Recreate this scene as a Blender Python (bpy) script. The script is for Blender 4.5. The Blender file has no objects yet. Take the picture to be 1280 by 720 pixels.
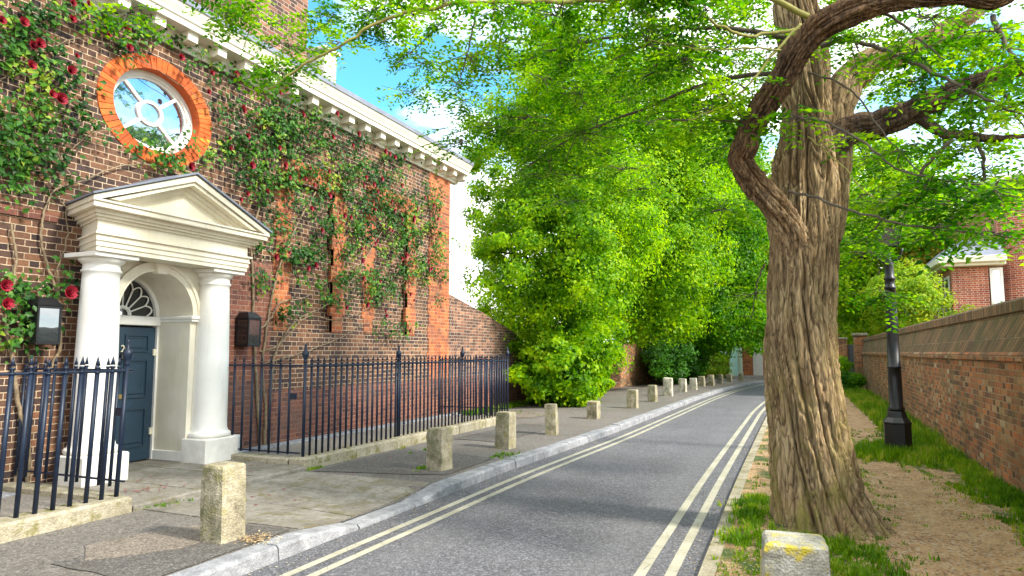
import bpy, math, random
import numpy as np
from mathutils import Vector, noise
R = math.radians
random.seed(7)
rng = np.random.default_rng(11)
SC = bpy.context.scene
COL = SC.collection

# ------------------------------------------------------------------ camera
F, PITCH, YAW, CH = 850.0, R(5.38), R(23.0), 1.6
cam = bpy.data.cameras.new('camera'); cam.sensor_width = 36; cam.lens = F/1280*36
cam.clip_end = 3000; cam.clip_start = .05
co = bpy.data.objects.new('camera', cam); COL.objects.link(co)
co.location = (0, 0, CH); co.rotation_euler = (math.pi/2+PITCH, 0, YAW)
SC.camera = co
fw = np.array([-math.sin(YAW)*math.cos(PITCH), math.cos(YAW)*math.cos(PITCH), math.sin(PITCH)])
rt = np.array([math.cos(YAW), math.sin(YAW), 0]); up = np.cross(rt, fw)
C0 = np.array([0, 0, CH])
def ray(x, y): return fw*F+rt*(x-640)+up*(360-y)
def gz(x, y, z=0): d = ray(x, y); return C0+d*((z-CH)/d[2])
def pX(x, y, X): d = ray(x, y); return C0+d*(X/d[0])      # the point of the plane X=const seen at a pixel of the survey
def pY(x, y, Y): d = ray(x, y); return C0+d*(Y/d[1])

# ------------------------------------------------------------------ node helpers
def new_mat(name):
    m = bpy.data.materials.new(name); m.use_nodes = True
    nt = m.node_tree; b = nt.nodes['Principled BSDF']
    return m, nt, b
class G:
    def __init__(s, nt): s.nt = nt; s.n = nt.nodes; s.l = nt.links
    def put(s, sock, v):
        if v is None: return
        if isinstance(v, bpy.types.NodeSocket): s.l.new(v, sock)
        else: sock.default_value = v
    def m(s, op, a, b=None, c=None, clamp=False):
        n = s.n.new('ShaderNodeMath'); n.operation = op; n.use_clamp = clamp
        s.put(n.inputs[0], a); s.put(n.inputs[1], b)
        if c is not None: s.put(n.inputs[2], c)
        return n.outputs[0]
    def noise(s, vec, scale, detail=4, rough=.5, dist=0):
        n = s.n.new('ShaderNodeTexNoise'); s.put(n.inputs['Vector'], vec); n.inputs['Scale'].default_value = scale
        n.inputs['Detail'].default_value = detail; n.inputs['Roughness'].default_value = rough
        n.inputs['Distortion'].default_value = dist
        return n.outputs['Fac']
    def voro(s, vec, scale, feature='F1', out='Distance'):
        n = s.n.new('ShaderNodeTexVoronoi'); n.feature = feature; s.put(n.inputs['Vector'], vec); n.inputs['Scale'].default_value = scale
        return n.outputs[out]
    def ramp(s, f, stops, interp='LINEAR'):
        n = s.n.new('ShaderNodeValToRGB'); s.put(n.inputs[0], f); cr = n.color_ramp; cr.interpolation = interp
        while len(cr.elements) < len(stops): cr.elements.new(.5)
        for e, (p, c) in zip(cr.elements, stops):
            e.position = p; e.color = (*c, 1) if len(c) == 3 else c
        return n.outputs[0]
    def mix(s, f, a, b, mode='MIX'):
        n = s.n.new('ShaderNodeMix'); n.data_type = 'RGBA'; n.blend_type = mode
        s.put(n.inputs[0], f)
        for sock, v in ((n.inputs[6], a), (n.inputs[7], b)):
            if isinstance(v, tuple) and len(v) == 3: v = (*v, 1)
            s.put(sock, v)
        return n.outputs[2]
    def pos(s): return s.n.new('ShaderNodeNewGeometry')
    def sep(s, v): n = s.n.new('ShaderNodeSeparateXYZ'); s.put(n.inputs[0], v); return n.outputs
    def comb(s, x, y, z=0.0):
        n = s.n.new('ShaderNodeCombineXYZ'); s.put(n.inputs[0], x); s.put(n.inputs[1], y); s.put(n.inputs[2], z); return n.outputs[0]
    def scalev(s, v, sc):
        n = s.n.new('ShaderNodeMapping'); s.put(n.inputs[0], v); n.inputs['Scale'].default_value = sc; return n.outputs[0]
    def bump(s, h, strength=.5, dist=.01, normal=None):
        n = s.n.new('ShaderNodeBump'); s.put(n.inputs['Height'], h); n.inputs['Strength'].default_value = strength
        n.inputs['Distance'].default_value = dist
        if normal is not None: s.put(n.inputs['Normal'], normal)
        return n.outputs[0]

def brick_mat(name, stops, mortar=(.42, .34, .25), header=(.6, .55, .55), L=.225, H=.1125, course=.075, joint=.009, stain=None, bump=.6, skew=0.0, wobble=.012):
    m, nt, b = new_mat(name); g = G(nt)
    geo = g.pos(); P = g.sep(geo.outputs['Position']); N = g.sep(geo.outputs['True Normal'])
    isx = g.m('GREATER_THAN', g.m('ABSOLUTE', N[0]), g.m('ABSOLUTE', N[1]))
    u = g.m('ADD', g.m('MULTIPLY', P[1], isx), g.m('MULTIPLY', P[0], g.m('SUBTRACT', 1.0, isx)))
    wob = g.m('MULTIPLY', g.m('SUBTRACT', g.noise(geo.outputs['Position'], 7, 3), .5), wobble)
    u = g.m('ADD', u, g.m('ADD', wob, 50.0)); z = g.m('ADD', P[2], g.m('ADD', wob, 10.0))
    if skew: u = g.m('ADD', u, g.m('MULTIPLY', z, skew))
    per = L+H
    v = g.m('DIVIDE', z, course); row = g.m('FLOOR', v); fv = g.m('FRACT', v)
    uu = g.m('ADD', g.m('DIVIDE', u, per), g.m('MULTIPLY', row, .5)); cell = g.m('FLOOR', uu); fu = g.m('FRACT', uu)
    t = L/per; ish = g.m('GREATER_THAN', fu, t)
    d1 = g.m('MINIMUM', fu, g.m('SUBTRACT', 1.0, fu)); d2 = g.m('ABSOLUTE', g.m('SUBTRACT', fu, t))
    du = g.m('MULTIPLY', g.m('MINIMUM', d1, d2), per)
    dv = g.m('MULTIPLY', g.m('MINIMUM', fv, g.m('SUBTRACT', 1.0, fv)), course)
    d = g.m('MINIMUM', du, dv)
    edge = g.m('ADD', d, g.m('MULTIPLY', g.m('SUBTRACT', g.noise(geo.outputs['Position'], 60, 3), .5), .006+wobble*.4))
    mask = g.m('DIVIDE', g.m('SUBTRACT', edge, joint*.35), joint*.35, clamp=True)
    wn = g.n.new('ShaderNodeTexWhiteNoise'); wn.noise_dimensions = '3D'
    g.put(wn.inputs[0], g.comb(g.m('ADD', g.m('MULTIPLY', cell, 2.0), ish), row, 0.0))
    r = wn.outputs['Value']
    col = g.ramp(r, stops)
    col = g.mix(g.m('MULTIPLY', ish, .6), col, g.mix(1.0, col, header, 'MULTIPLY'))
    var = g.noise(geo.outputs['Position'], 45, 4, .65)
    col = g.mix(.55, col, g.ramp(var, [(.3, (.35, .35, .35)), (.7, (1.5, 1.5, 1.5))]), 'MULTIPLY')
    big = g.noise(geo.outputs['Position'], .9, 4, .6)
    mort = g.mix(.7, mortar, g.ramp(g.noise(geo.outputs['Position'], 4, 5, .7), [(.3, (.45, .42, .4)), (.62, (1.15, 1.12, 1.1))]), 'MULTIPLY')
    out = g.mix(mask, mort, col)
    out = g.mix(.6, out, g.ramp(big, [(.35, (.62, .6, .6)), (.6, (1.15, 1.1, 1.08))]), 'MULTIPLY')
    if stain:   # (colour, noise scale, threshold, z-high for staining or None)
        sc, s0, th, amt = stain
        f = g.m('MULTIPLY', g.m('MULTIPLY', g.m('SUBTRACT', g.noise(geo.outputs['Position'], s0, 6, .65), th), 7.0, clamp=True), amt)
        out = g.mix(f, out, sc)
    g.l.new(out, b.inputs['Base Color'])
    b.inputs['Roughness'].default_value = .88
    h = g.m('ADD', mask, g.m('MULTIPLY', var, .5))
    g.l.new(g.bump(h, bump, .012), b.inputs['Normal'])
    return m

DARK = [(0, (.045, .027, .025)), (.35, (.092, .047, .03)), (.62, (.14, .068, .037)), (.85, (.19, .085, .042)), (1, (.23, .12, .062))]
BROWN = [(0, (.06, .032, .026)), (.4, (.14, .062, .04)), (.7, (.24, .105, .06)), (1, (.34, .17, .1))]
REDB = [(0, (.11, .045, .033)), (.5, (.18, .062, .04)), (1, (.235, .09, .05))]
ORNG = [(0, (.2, .06, .03)), (.4, (.34, .09, .03)), (.8, (.46, .14, .04)), (1, (.34, .16, .07))]
WALLR = [(0, (.1, .06, .035)), (.2, (.22, .10, .05)), (.45, (.36, .14, .06)), (.7, (.52, .17, .05)), (.9, (.42, .25, .12)), (1, (.55, .42, .27))]

def simple(name, col, rough=.6, metal=0, var=.25, scale=8, bump=.1, bdist=.004, spec=.5, col2=None, detail=5):
    m, nt, b = new_mat(name); g = G(nt); p = g.pos().outputs['Position']
    n = g.noise(p, scale, detail, .6)
    c2 = col2 or tuple(c*(1-var) for c in col)
    g.l.new(g.ramp(n, [(.32, c2), (.66, col)]), b.inputs['Base Color'])
    b.inputs['Roughness'].default_value = rough; b.inputs['Metallic'].default_value = metal
    b.inputs['Specular IOR Level'].default_value = spec
    if bump: g.l.new(g.bump(g.noise(p, scale*6, 4, .6), bump, bdist), b.inputs['Normal'])
    return m

M = {}
M['brick_dark'] = brick_mat('brick_dark', DARK, mortar=(.52, .40, .27), joint=.0095)
M['brick_brown'] = brick_mat('brick_brown', BROWN, mortar=(.4, .34, .26), joint=.011)
M['brick_red'] = brick_mat('brick_red', REDB, mortar=(.36, .24, .17), joint=.008, header=(.9, .85, .85), stain=((.13, .08, .06), 1.5, .5, .6))
M['brick_orange'] = brick_mat('brick_orange', ORNG, mortar=(.5, .3, .17), joint=.008, header=(1, .9, .9), bump=.5, stain=((.17, .08, .05), 2.2, .5, .6))
M['brick_garden'] = brick_mat('brick_garden', WALLR, mortar=(.42, .32, .2), joint=.011, stain=((.22, .17, .07), 1.4, .5, .55), bump=1.0, wobble=.03)
M['brick_coping'] = brick_mat('brick_coping', [(0, (.13, .075, .035)), (.5, (.26, .155, .075)), (1, (.4, .22, .1))], mortar=(.36, .28, .16), L=.0751, H=.0749, course=.24, joint=.01, skew=1.3, stain=((.09, .085, .03), 1.8, .46, .7), bump=1.0)
M['brick_soldier'] = brick_mat('brick_soldier', [(0, (.12, .07, .035)), (.5, (.26, .15, .07)), (1, (.42, .21, .1))], mortar=(.36, .28, .17), L=.0751, H=.0749, course=.34, joint=.01, stain=((.09, .10, .045), 1.6, .5, .6), bump=1.0)
M['brick_bay'] = brick_mat('bay_brick', [(0, (.28, .07, .035)), (.5, (.42, .1, .045)), (1, (.5, .16, .07))], mortar=(.6, .5, .42), joint=.014)
def rubbed():
    m, nt, b = new_mat('orange_rubbed_brick'); g = G(nt); ge = g.pos(); p = ge.outputs['Position']
    c = g.ramp(ge.outputs['Random Per Island'], [(0, (.42, .075, .016)), (.5, (.56, .11, .018)), (1, (.62, .16, .03))])
    c = g.mix(.6, c, g.ramp(g.noise(p, 13, 6, .7), [(.3, (.55, .5, .5)), (.65, (1.15, 1.15, 1.15))]), 'MULTIPLY')
    c = g.mix(g.m('MULTIPLY', g.m('SUBTRACT', g.noise(p, 3.2, 5, .7), .55), 4, clamp=True), c, (.2, .07, .035))
    g.l.new(c, b.inputs['Base Color']); b.inputs['Roughness'].default_value = .9; g.l.new(g.bump(g.noise(p, 50, 5, .7), .5, .006), b.inputs['Normal']); return m
M['orange_plain'] = rubbed()
def stucco(name, c0, c1):
    m, nt, b = new_mat(name); g = G(nt); p = g.pos().outputs['Position']
    c = g.ramp(g.noise(p, 2.2, 5), [(.32, c0), (.66, c1)])
    st = g.m('MULTIPLY', g.m('SUBTRACT', g.noise(g.scalev(p, (1, 1, .12)), 11, 6, .7), .52), 3.2, clamp=True)
    c = g.mix(g.m('MULTIPLY', st, .38), c, (.38, .34, .26))
    sp = g.m('MULTIPLY', g.m('SUBTRACT', g.noise(p, 40, 4, .7), .64), 9, clamp=True)
    c = g.mix(g.m('MULTIPLY', sp, .35), c, (.36, .32, .25))
    g.l.new(c, b.inputs['Base Color']); b.inputs['Roughness'].default_value = .6
    g.l.new(g.bump(g.m('ADD', g.noise(p, 14, 4), g.m('MULTIPLY', g.noise(p, 90, 3), .3)), .14, .006), b.inputs['Normal']); return m
M['stucco'] = stucco('white_stucco', (.72, .69, .62), (.82, .80, .75)); M['cream'] = stucco('cream_painted_stucco', (.68, .61, .46), (.79, .73, .60))
M['cornice'] = simple('cream_cornice_paint', (.78, .73, .60), .6, var=.12, scale=3, bump=.1)
M['iron'] = simple('blue_black_iron', (.008, .018, .042), .42, var=.4, scale=14, bump=.3, bdist=.003, spec=.4)
M['black'] = simple('black_gloss_iron', (.005, .0055, .007), .42, var=.3, scale=14, bump=.15, bdist=.002)
M['door'] = simple('dark_teal_paint', (.018, .042, .068), .38, var=.12, scale=5, bump=.05)
M['lead'] = simple('grey_lead_sheet', (.23, .25, .31), .5, var=.3, scale=3, bump=.15)
M['brass'] = simple('aged_brass', (.6, .42, .14), .35, metal=.9)
M['ivory'] = simple('ivory_hinge', (.7, .66, .5), .4)
M['roof'] = simple('slate_roof', (.09, .09, .11), .6, var=.4, scale=5, bump=.3)
M['soil'] = simple('garden_gravel', (.36, .32, .27), .95, var=.55, scale=40, bump=.8, bdist=.02)

def glass_mat(name, tint=(.02, .03, .035), refl=.55):
    m, nt, b = new_mat(name); g = G(nt)
    gl = g.n.new('ShaderNodeBsdfGlossy'); gl.inputs['Roughness'].default_value = .02; gl.inputs['Color'].default_value = (.85, .92, 1, 1)
    b.inputs['Base Color'].default_value = (*tint, 1); b.inputs['Roughness'].default_value = .1
    g.l.new(g.bump(g.noise(g.pos().outputs['Position'], 3, 2), .08, .02), gl.inputs['Normal'])
    mx = g.n.new('ShaderNodeMixShader'); mx.inputs[0].default_value = refl
    g.l.new(b.outputs[0], mx.inputs[1]); g.l.new(gl.outputs[0], mx.inputs[2])
    g.l.new(mx.outputs[0], nt.nodes['Material Output'].inputs[0]); return m
M['glass'] = glass_mat('window_glass', refl=.5)
M['glass_mid'] = glass_mat('lantern_glass', refl=.22)
M['glass_dark'] = glass_mat('dark_fanlight_glass', refl=.05, tint=(.008, .01, .012))

def asphalt(name, c, speck, sp_amt=.5, patch=None, cracks=False):
    m, nt, b = new_mat(name); g = G(nt); p = g.pos().outputs['Position']
    v = g.mix(.5, g.voro(p, 150, out='Color'), g.voro(p, 62, out='Color')); sv = g.sep(v)
    col = g.ramp(sv[0], [(.12, tuple(x*.5 for x in c)), (.45, c), (.68, tuple(x*1.35 for x in c)), (.92, speck)])
    col = g.mix(.5, col, g.ramp(g.noise(p, .7, 5, .6), [(.3, (.66, .63, .6)), (.65, (1.2, 1.2, 1.2))]), 'MULTIPLY')
    col = g.mix(.45, col, g.ramp(g.noise(p, 18, 4, .7), [(.35, (.65, .63, .6)), (.62, (1.2, 1.2, 1.2))]), 'MULTIPLY')
    # pale grit scattered
    grit = g.m('MULTIPLY', g.m('GREATER_THAN', g.sep(g.voro(p, 55, out='Color'))[1], .975), g.m('LESS_THAN', g.voro(p, 55), .3))
    col = g.mix(g.m('MULTIPLY', grit, .8), col, (.4, .38, .34))
    if cracks:
        sx = g.sep(p); cr_ = g.m('LESS_THAN', g.voro(g.scalev(p, (1, .45, 1)), .55, 'DISTANCE_TO_EDGE'), .003)
        col = g.mix(g.m('MULTIPLY', g.m('MULTIPLY', cr_, g.m('GREATER_THAN', g.noise(p, .5, 3), .5)), .4), col, (.04, .04, .04))
        tr = g.m('ABSOLUTE', g.m('SUBTRACT', g.m('ABSOLUTE', g.m('ADD', sx[0], 2.2)), .75))
        col = g.mix(g.m('MULTIPLY', g.m('SUBTRACT', 1.0, g.m('MULTIPLY', tr, 3.0), clamp=True), .22), col, (.17, .165, .165))
        st_ = g.m('MULTIPLY', g.m('SUBTRACT', g.noise(p, 2.1, 6, .75), .6), 5, clamp=True)
        col = g.mix(g.m('MULTIPLY', st_, .5), col, (.04, .038, .036))
    if patch: col = g.mix(g.m('MULTIPLY', g.m('SUBTRACT', g.noise(p, 1.3, 6, .7), .55), 5, clamp=True), col, patch)
    g.l.new(col, b.inputs['Base Color']); b.inputs['Roughness'].default_value = .85
    g.l.new(g.bump(g.voro(p, 170), .5, .004), b.inputs['Normal']); return m
M['road'] = asphalt('road_asphalt', (.088, .087, .096), (.26, .26, .28), cracks=True)
M['pave'] = asphalt('pavement_asphalt', (.125, .112, .098), (.26, .235, .2), patch=(.10, .078, .055))

M['pave_dark'] = asphalt('patched_asphalt', (.085, .078, .07), (.22, .2, .17), patch=(.07, .055, .04))
M['pave_tan'] = asphalt('sandy_patched_asphalt', (.15, .125, .1), (.34, .29, .22), patch=(.12, .095, .06))

def stone(name, stops, scale=6, lichen=None, bump=.6, moss=None, speck=0):
    m, nt, b = new_mat(name); g = G(nt)
    ge = g.pos(); tc = g.n.new('ShaderNodeTexCoord'); p = ge.outputs['Position']
    col = g.ramp(g.noise(p, scale, 8, .7), stops)
    col = g.mix(.6, col, g.ramp(g.noise(p, scale*9, 4, .7), [(.3, (.55, .55, .55)), (.7, (1.35, 1.35, 1.35))]), 'MULTIPLY')
    if lichen: col = g.mix(g.m('MULTIPLY', g.m('SUBTRACT', g.noise(p, 5.5, 6, .7), .52), 9, clamp=True), col, lichen)
    if moss:
        N = g.sep(ge.outputs['Normal'])
        f = g.m('MULTIPLY', g.m('MULTIPLY', g.m('SUBTRACT', g.noise(p, 7, 6, .7), .44), 8, clamp=True), g.m('ADD', g.m('MULTIPLY', N[1], -.55), g.m('MULTIPLY', N[0], -.5), None), clamp=True)
        col = g.mix(f, col, moss)
    g.l.new(col, b.inputs['Base Color']); b.inputs['Roughness'].default_value = .9
    g.l.new(g.bump(g.m('ADD', g.noise(p, scale*5, 6, .7), g.voro(p, 60)), bump, .012), b.inputs['Normal']); return m
M['bollard'] = stone('weathered_bollard_stone', [(.3, (.12, .105, .065)), (.5, (.33, .285, .19)), (.7, (.52, .46, .34))], 5, lichen=(.27, .24, .10), moss=(.09, .095, .03))
M['bollard_pale'] = stone('pale_bollard_stone', [(.3, (.2, .18, .14)), (.5, (.48, .44, .34)), (.7, (.66, .62, .52))], 5, moss=(.14, .14, .07))
M['bollard_lichen'] = stone('yellow_lichen_stone', [(.3, (.15, .14, .1)), (.5, (.36, .34, .27)), (.7, (.55, .53, .46))], 5, lichen=(.5, .4, .04))
M['kerbstone'] = stone('granite_kerb', [(.3, (.14, .14, .145)), (.55, (.28, .28, .29)), (.75, (.46, .455, .45))], 6, bump=.5)
M['copestone'] = stone('mossy_coping_stone', [(.3, (.2, .17, .1)), (.5, (.33, .29, .2)), (.72, (.46, .41, .31))], 4, lichen=(.17, .15, .04), bump=.5)
M['york'] = stone('york_stone', [(.3, (.12, .105, .08)), (.5, (.21, .19, .155)), (.7, (.30, .275, .235))], 2.2, lichen=(.15, .13, .07), bump=.4)
M['plinth_stone'] = simple('chipped_white_plinth', (.8, .77, .7), .7, var=.22, scale=6, bump=.25, bdist=.006)
M['line'] = None
def line_mat():
    m, nt, b = new_mat('worn_yellow_line_paint'); g = G(nt); p = g.pos().outputs['Position']
    wear = g.m('MULTIPLY', g.m('SUBTRACT', g.noise(p, 38, 5, .75), .58), 8, clamp=True)
    base = g.ramp(g.noise(p, 3, 4), [(.3, (.30, .28, .2)), (.7, (.43, .405, .315))])
    crack = g.m('LESS_THAN', g.voro(p, 5, 'DISTANCE_TO_EDGE'), .012)
    base = g.mix(g.m('MULTIPLY', crack, .6), base, (.12, .12, .12))
    g.l.new(g.mix(g.m('MULTIPLY', wear, .8), base, (.13, .13, .14)), b.inputs['Base Color'])
    b.inputs['Roughness'].default_value = .8
    g.l.new(g.bump(g.voro(p, 170), .35, .003), b.inputs['Normal']); return m
M['line'] = line_mat()

def dirt_mat(name, path=True):
    m, nt, b = new_mat(name); g = G(nt); p = g.pos().outputs['Position']
    col = g.ramp(g.noise(p, 3.2, 8, .7), [(.3, (.27, .14, .055)), (.5, (.46, .27, .12)), (.7, (.58, .385, .19))])
    chips = g.sep(g.voro(p, 55, out='Color'))
    col = g.mix(g.m('MULTIPLY', g.m('GREATER_THAN', chips[0], .86), .75), col, (.56, .45, .32))
    col = g.mix(g.m('MULTIPLY', g.m('LESS_THAN', chips[0], .12), .7), col, (.1, .06, .04))
    if not path:
        col = g.mix(g.m('MULTIPLY', g.m('SUBTRACT', g.noise(p, 1.7, 6, .7), .47), 9, clamp=True), col, (.07, .11, .02))
    g.l.new(col, b.inputs['Base Color']); b.inputs['Roughness'].default_value = .95
    g.l.new(g.bump(g.m('ADD', g.noise(p, 22, 8, .7), g.voro(p, 55)), .8, .02), b.inputs['Normal']); return m
M['dirt'] = dirt_mat('trodden_earth'); M['verge'] = dirt_mat('verge_earth', False)

def leaf_mat(name, stops, trans=(.4, .6), tcol=1.6, rough=.45, tmul=(1.25, 1.2, .45), clump=1.7):
    m, nt, b = new_mat(name); g = G(nt); geo = g.pos()
    big = g.noise(geo.outputs['Position'], clump, 3, .6)
    f = g.m('ADD', g.m('MULTIPLY', geo.outputs['Random Per Island'], .5), g.m('MULTIPLY', g.m('SUBTRACT', big, .5), 2.4), clamp=False)
    f = g.m('ADD', f, .25, clamp=True)
    col = g.ramp(f, stops)
    g.l.new(col, b.inputs['Base Color']); b.inputs['Roughness'].default_value = rough
    b.inputs['Specular IOR Level'].default_value = .16
    t = g.n.new('ShaderNodeBsdfTranslucent'); g.l.new(g.mix(1.0, col, tmul, 'MULTIPLY'), t.inputs[0])
    mx = g.n.new('ShaderNodeMixShader'); mx.inputs[0].default_value = trans[0]
    g.l.new(b.outputs[0], mx.inputs[1]); g.l.new(t.outputs[0], mx.inputs[2])
    g.l.new(mx.outputs[0], nt.nodes['Material Output'].inputs[0]); return m
TM = (2.1, 2.0, .25)
M['leaf_lime'] = leaf_mat('lime_tree_leaves', [(0, (.02, .085, .002)), (.45, (.125, .29, .003)), (1, (.38, .52, .006))], (.5, 0), tmul=TM)
M['leaf_lime2'] = leaf_mat('darker_tree_leaves', [(0, (.012, .065, .002)), (.5, (.065, .21, .003)), (1, (.22, .40, .006))], (.45, 0), tmul=TM)
M['leaf_near'] = leaf_mat('small_pinnate_leaves', [(0, (.012, .07, .002)), (.45, (.06, .18, .003)), (1, (.26, .39, .006))], (.58, 0), tmul=(1.8, 1.9, .3))
M['leaf_yellow'] = leaf_mat('yellow_green_leaves', [(0, (.12, .26, .012)), (.5, (.25, .4, .02)), (1, (.42, .46, .03))], (.5, 0), tmul=(1.6, 1.5, .5))
M['leaf_gold'] = leaf_mat('golden_leaves', [(0, (.14, .19, .02)), (.5, (.32, .3, .03)), (1, (.5, .36, .06))], (.45, 0), tmul=(1.5, 1.4, .6))
M['leaf_rose'] = leaf_mat('rose_leaves', [(0, (.008, .035, .009)), (.4, (.024, .085, .012)), (.75, (.065, .18, .018)), (1, (.28, .34, .03))], (.25, 0), rough=.4, tmul=(1.3, 1.5, .6))
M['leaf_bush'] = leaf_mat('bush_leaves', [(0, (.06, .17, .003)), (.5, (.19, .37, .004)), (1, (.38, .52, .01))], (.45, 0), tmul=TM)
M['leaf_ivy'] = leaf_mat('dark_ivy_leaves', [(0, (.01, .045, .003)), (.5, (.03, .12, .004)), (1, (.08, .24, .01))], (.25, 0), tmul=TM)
M['grass'] = leaf_mat('grass_blades', [(0, (.035, .1, .004)), (.45, (.1, .22, .006)), (.75, (.2, .32, .01)), (1, (.44, .36, .1))], (.35, 0), tmul=TM)
M['petal'] = simple('rose_petals', (.34, .004, .022), .55, var=.7, scale=30, bump=0)
M['stem'] = simple('rose_stem_bark', (.3, .22, .13), .85, var=.55, scale=20, bump=.6, bdist=.01)
M['twig'] = simple('grey_brown_twig', (.11, .085, .055), .85, var=.5, scale=14, bump=.4)
M['twig_green'] = simple('yellow_green_twig', (.3, .27, .06), .75, var=.4, scale=14, bump=.2)
M['litter'] = leaf_mat('dry_litter', [(0, (.2, .11, .05)), (.5, (.45, .33, .18)), (1, (.6, .55, .38))], (.1, 0), tmul=(1, 1, 1))

def bark_mat(name, dark, mid, light, moss=None, mosszone=False):
    m, nt, b = new_mat(name); g = G(nt); ge = g.pos(); p = ge.outputs['Position']
    ps = g.scalev(p, (1, 1, .13))
    n1 = g.noise(ps, 16, 8, .72, .6)
    col = g.ramp(n1, [(.3, dark), (.5, mid), (.7, light)])
    if name == 'limb_bark':      # the limb takes on the trunk's lighter bark towards its root
        zf = g.m('DIVIDE', g.m('SUBTRACT', g.m('ADD', g.sep(p)[2], g.m('MULTIPLY', g.noise(p, 6, 4), .4)), 2.85), .55, clamp=True)
        col = g.mix(zf, g.ramp(n1, [(.3, (.10, .065, .035)), (.5, (.32, .22, .12)), (.7, (.52, .41, .24))]), col)
    crv = g.ramp(ge.outputs['Pointiness'], [(.44, (.16, .13, .11)), (.5, (1, 1, 1)), (.56, (1.4, 1.35, 1.25))])  # crevice shade put into the bark colour: hollows darkened, ridges lightened
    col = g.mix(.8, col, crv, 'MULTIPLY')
    col = g.mix(g.m('MULTIPLY', g.m('SUBTRACT', g.noise(p, 2.6, 5, .7), .47), 3.5, clamp=True), col, g.mix(.55, col, (.30, .17, .07)))
    wv = g.n.new('ShaderNodeVectorMath'); wv.operation = 'ADD'; wn_ = g.n.new('ShaderNodeTexNoise'); wn_.inputs['Scale'].default_value = 9; g.l.new(ps, wn_.inputs['Vector']); g.l.new(ps, wv.inputs[0]); sc_ = g.n.new('ShaderNodeVectorMath'); sc_.operation = 'SCALE'; sc_.inputs[3].default_value = .12; g.l.new(wn_.outputs['Color'], sc_.inputs[0]); g.l.new(sc_.outputs[0], wv.inputs[1])
    ck = g.voro(wv.outputs[0], 22, 'DISTANCE_TO_EDGE')
    col = g.mix(g.m('MULTIPLY', g.m('SUBTRACT', 1.0, g.m('MULTIPLY', ck, 9.0), clamp=True), .7), col, tuple(c*.5 for c in dark))
    if moss:
        f = g.m('MULTIPLY', g.m('SUBTRACT', g.noise(g.scalev(p, (1, 1, .4)), 5, 7, .75), .47), 6, clamp=True)
        if mosszone:
            z = g.sep(p)[2]; f = g.m('MULTIPLY', f, g.m('SUBTRACT', 1.0, g.m('DIVIDE', z, 2.6), clamp=True))
        col = g.mix(g.m('MULTIPLY', f, .8), col, moss)
    g.l.new(col, b.inputs['Base Color']); b.inputs['Roughness'].default_value = .95
    b.inputs['Specular IOR Level'].default_value = .2
    h = g.m('ADD', g.noise(g.scalev(p, (1, 1, .22)), 34, 6, .7, .8), g.m('MULTIPLY', g.noise(p, 70, 4, .7), .5))
    g.l.new(g.bump(h, .9, .018), b.inputs['Normal']); return m
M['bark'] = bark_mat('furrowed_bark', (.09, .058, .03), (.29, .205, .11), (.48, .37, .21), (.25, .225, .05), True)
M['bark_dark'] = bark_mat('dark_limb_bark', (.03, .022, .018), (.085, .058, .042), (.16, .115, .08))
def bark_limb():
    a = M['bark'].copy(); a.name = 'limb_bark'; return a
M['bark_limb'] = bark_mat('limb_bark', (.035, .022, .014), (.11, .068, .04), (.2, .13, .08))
M['bark_far'] = simple('dark_brown_bark', (.09, .07, .05), .9, var=.5, scale=6, bump=.4)  # dark brown bark shared by the farther trees and shrubs

# ------------------------------------------------------------------ object helpers
ORI = {}
def link(o, parent=None):
    COL.objects.link(o)
    if parent is not None: o.parent = parent
def thing(name, loc, label, cat, group=None):
    o = bpy.data.objects.new(name, None); o.location = loc; COL.objects.link(o); o.empty_display_size = .2
    o['label'] = label; o['category'] = cat
    if group: o['group'] = group
    ORI[o.name] = tuple(loc); return o
def tag(o, label, cat, group=None):
    o['label'] = label; o['category'] = cat
    if group: o['group'] = group
    return o
def kind(o, k): o['kind'] = k; return o
def mk(name, verts, faces, mat, parent=None, smooth=False, org=None):
    """verts in world coordinates; stored relative to the root's origin"""
    o0 = np.array(ORI.get(parent.name, (0, 0, 0)) if parent is not None else (org or (0, 0, 0)), float)
    me = bpy.data.meshes.new(name)
    V = np.asarray(verts, float)-o0
    me.from_pydata(V.tolist(), [], faces)
    if smooth: me.polygons.foreach_set('use_smooth', [True]*len(me.polygons))
    me.materials.append(M[mat] if isinstance(mat, str) else mat)
    ob = bpy.data.objects.new(name, me); link(ob, parent)
    if parent is None and org: ob.location = org
    if parent is not None: ORI[ob.name] = tuple(o0)
    return ob
def tri_mesh(name, V, T, mat, parent=None, smooth=False):
    o0 = np.array(ORI.get(parent.name, (0, 0, 0)) if parent is not None else (0, 0, 0), float)
    me = bpy.data.meshes.new(name); n = len(V); t = len(T)
    me.vertices.add(n); me.vertices.foreach_set('co', (V-o0).astype(np.float32).ravel())
    me.loops.add(3*t); me.loops.foreach_set('vertex_index', T.astype(np.int32).ravel())
    me.polygons.add(t); me.polygons.foreach_set('loop_start', np.arange(0, 3*t, 3, dtype=np.int32))
    me.polygons.foreach_set('loop_total', np.full(t, 3, dtype=np.int32))
    if smooth: me.polygons.foreach_set('use_smooth', np.ones(t, dtype=bool))
    me.materials.append(M[mat]); me.update(calc_edges=True); me.validate()
    ob = bpy.data.objects.new(name, me); link(ob, parent)
    if parent is not None: ORI[ob.name] = tuple(o0)
    return ob

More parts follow.
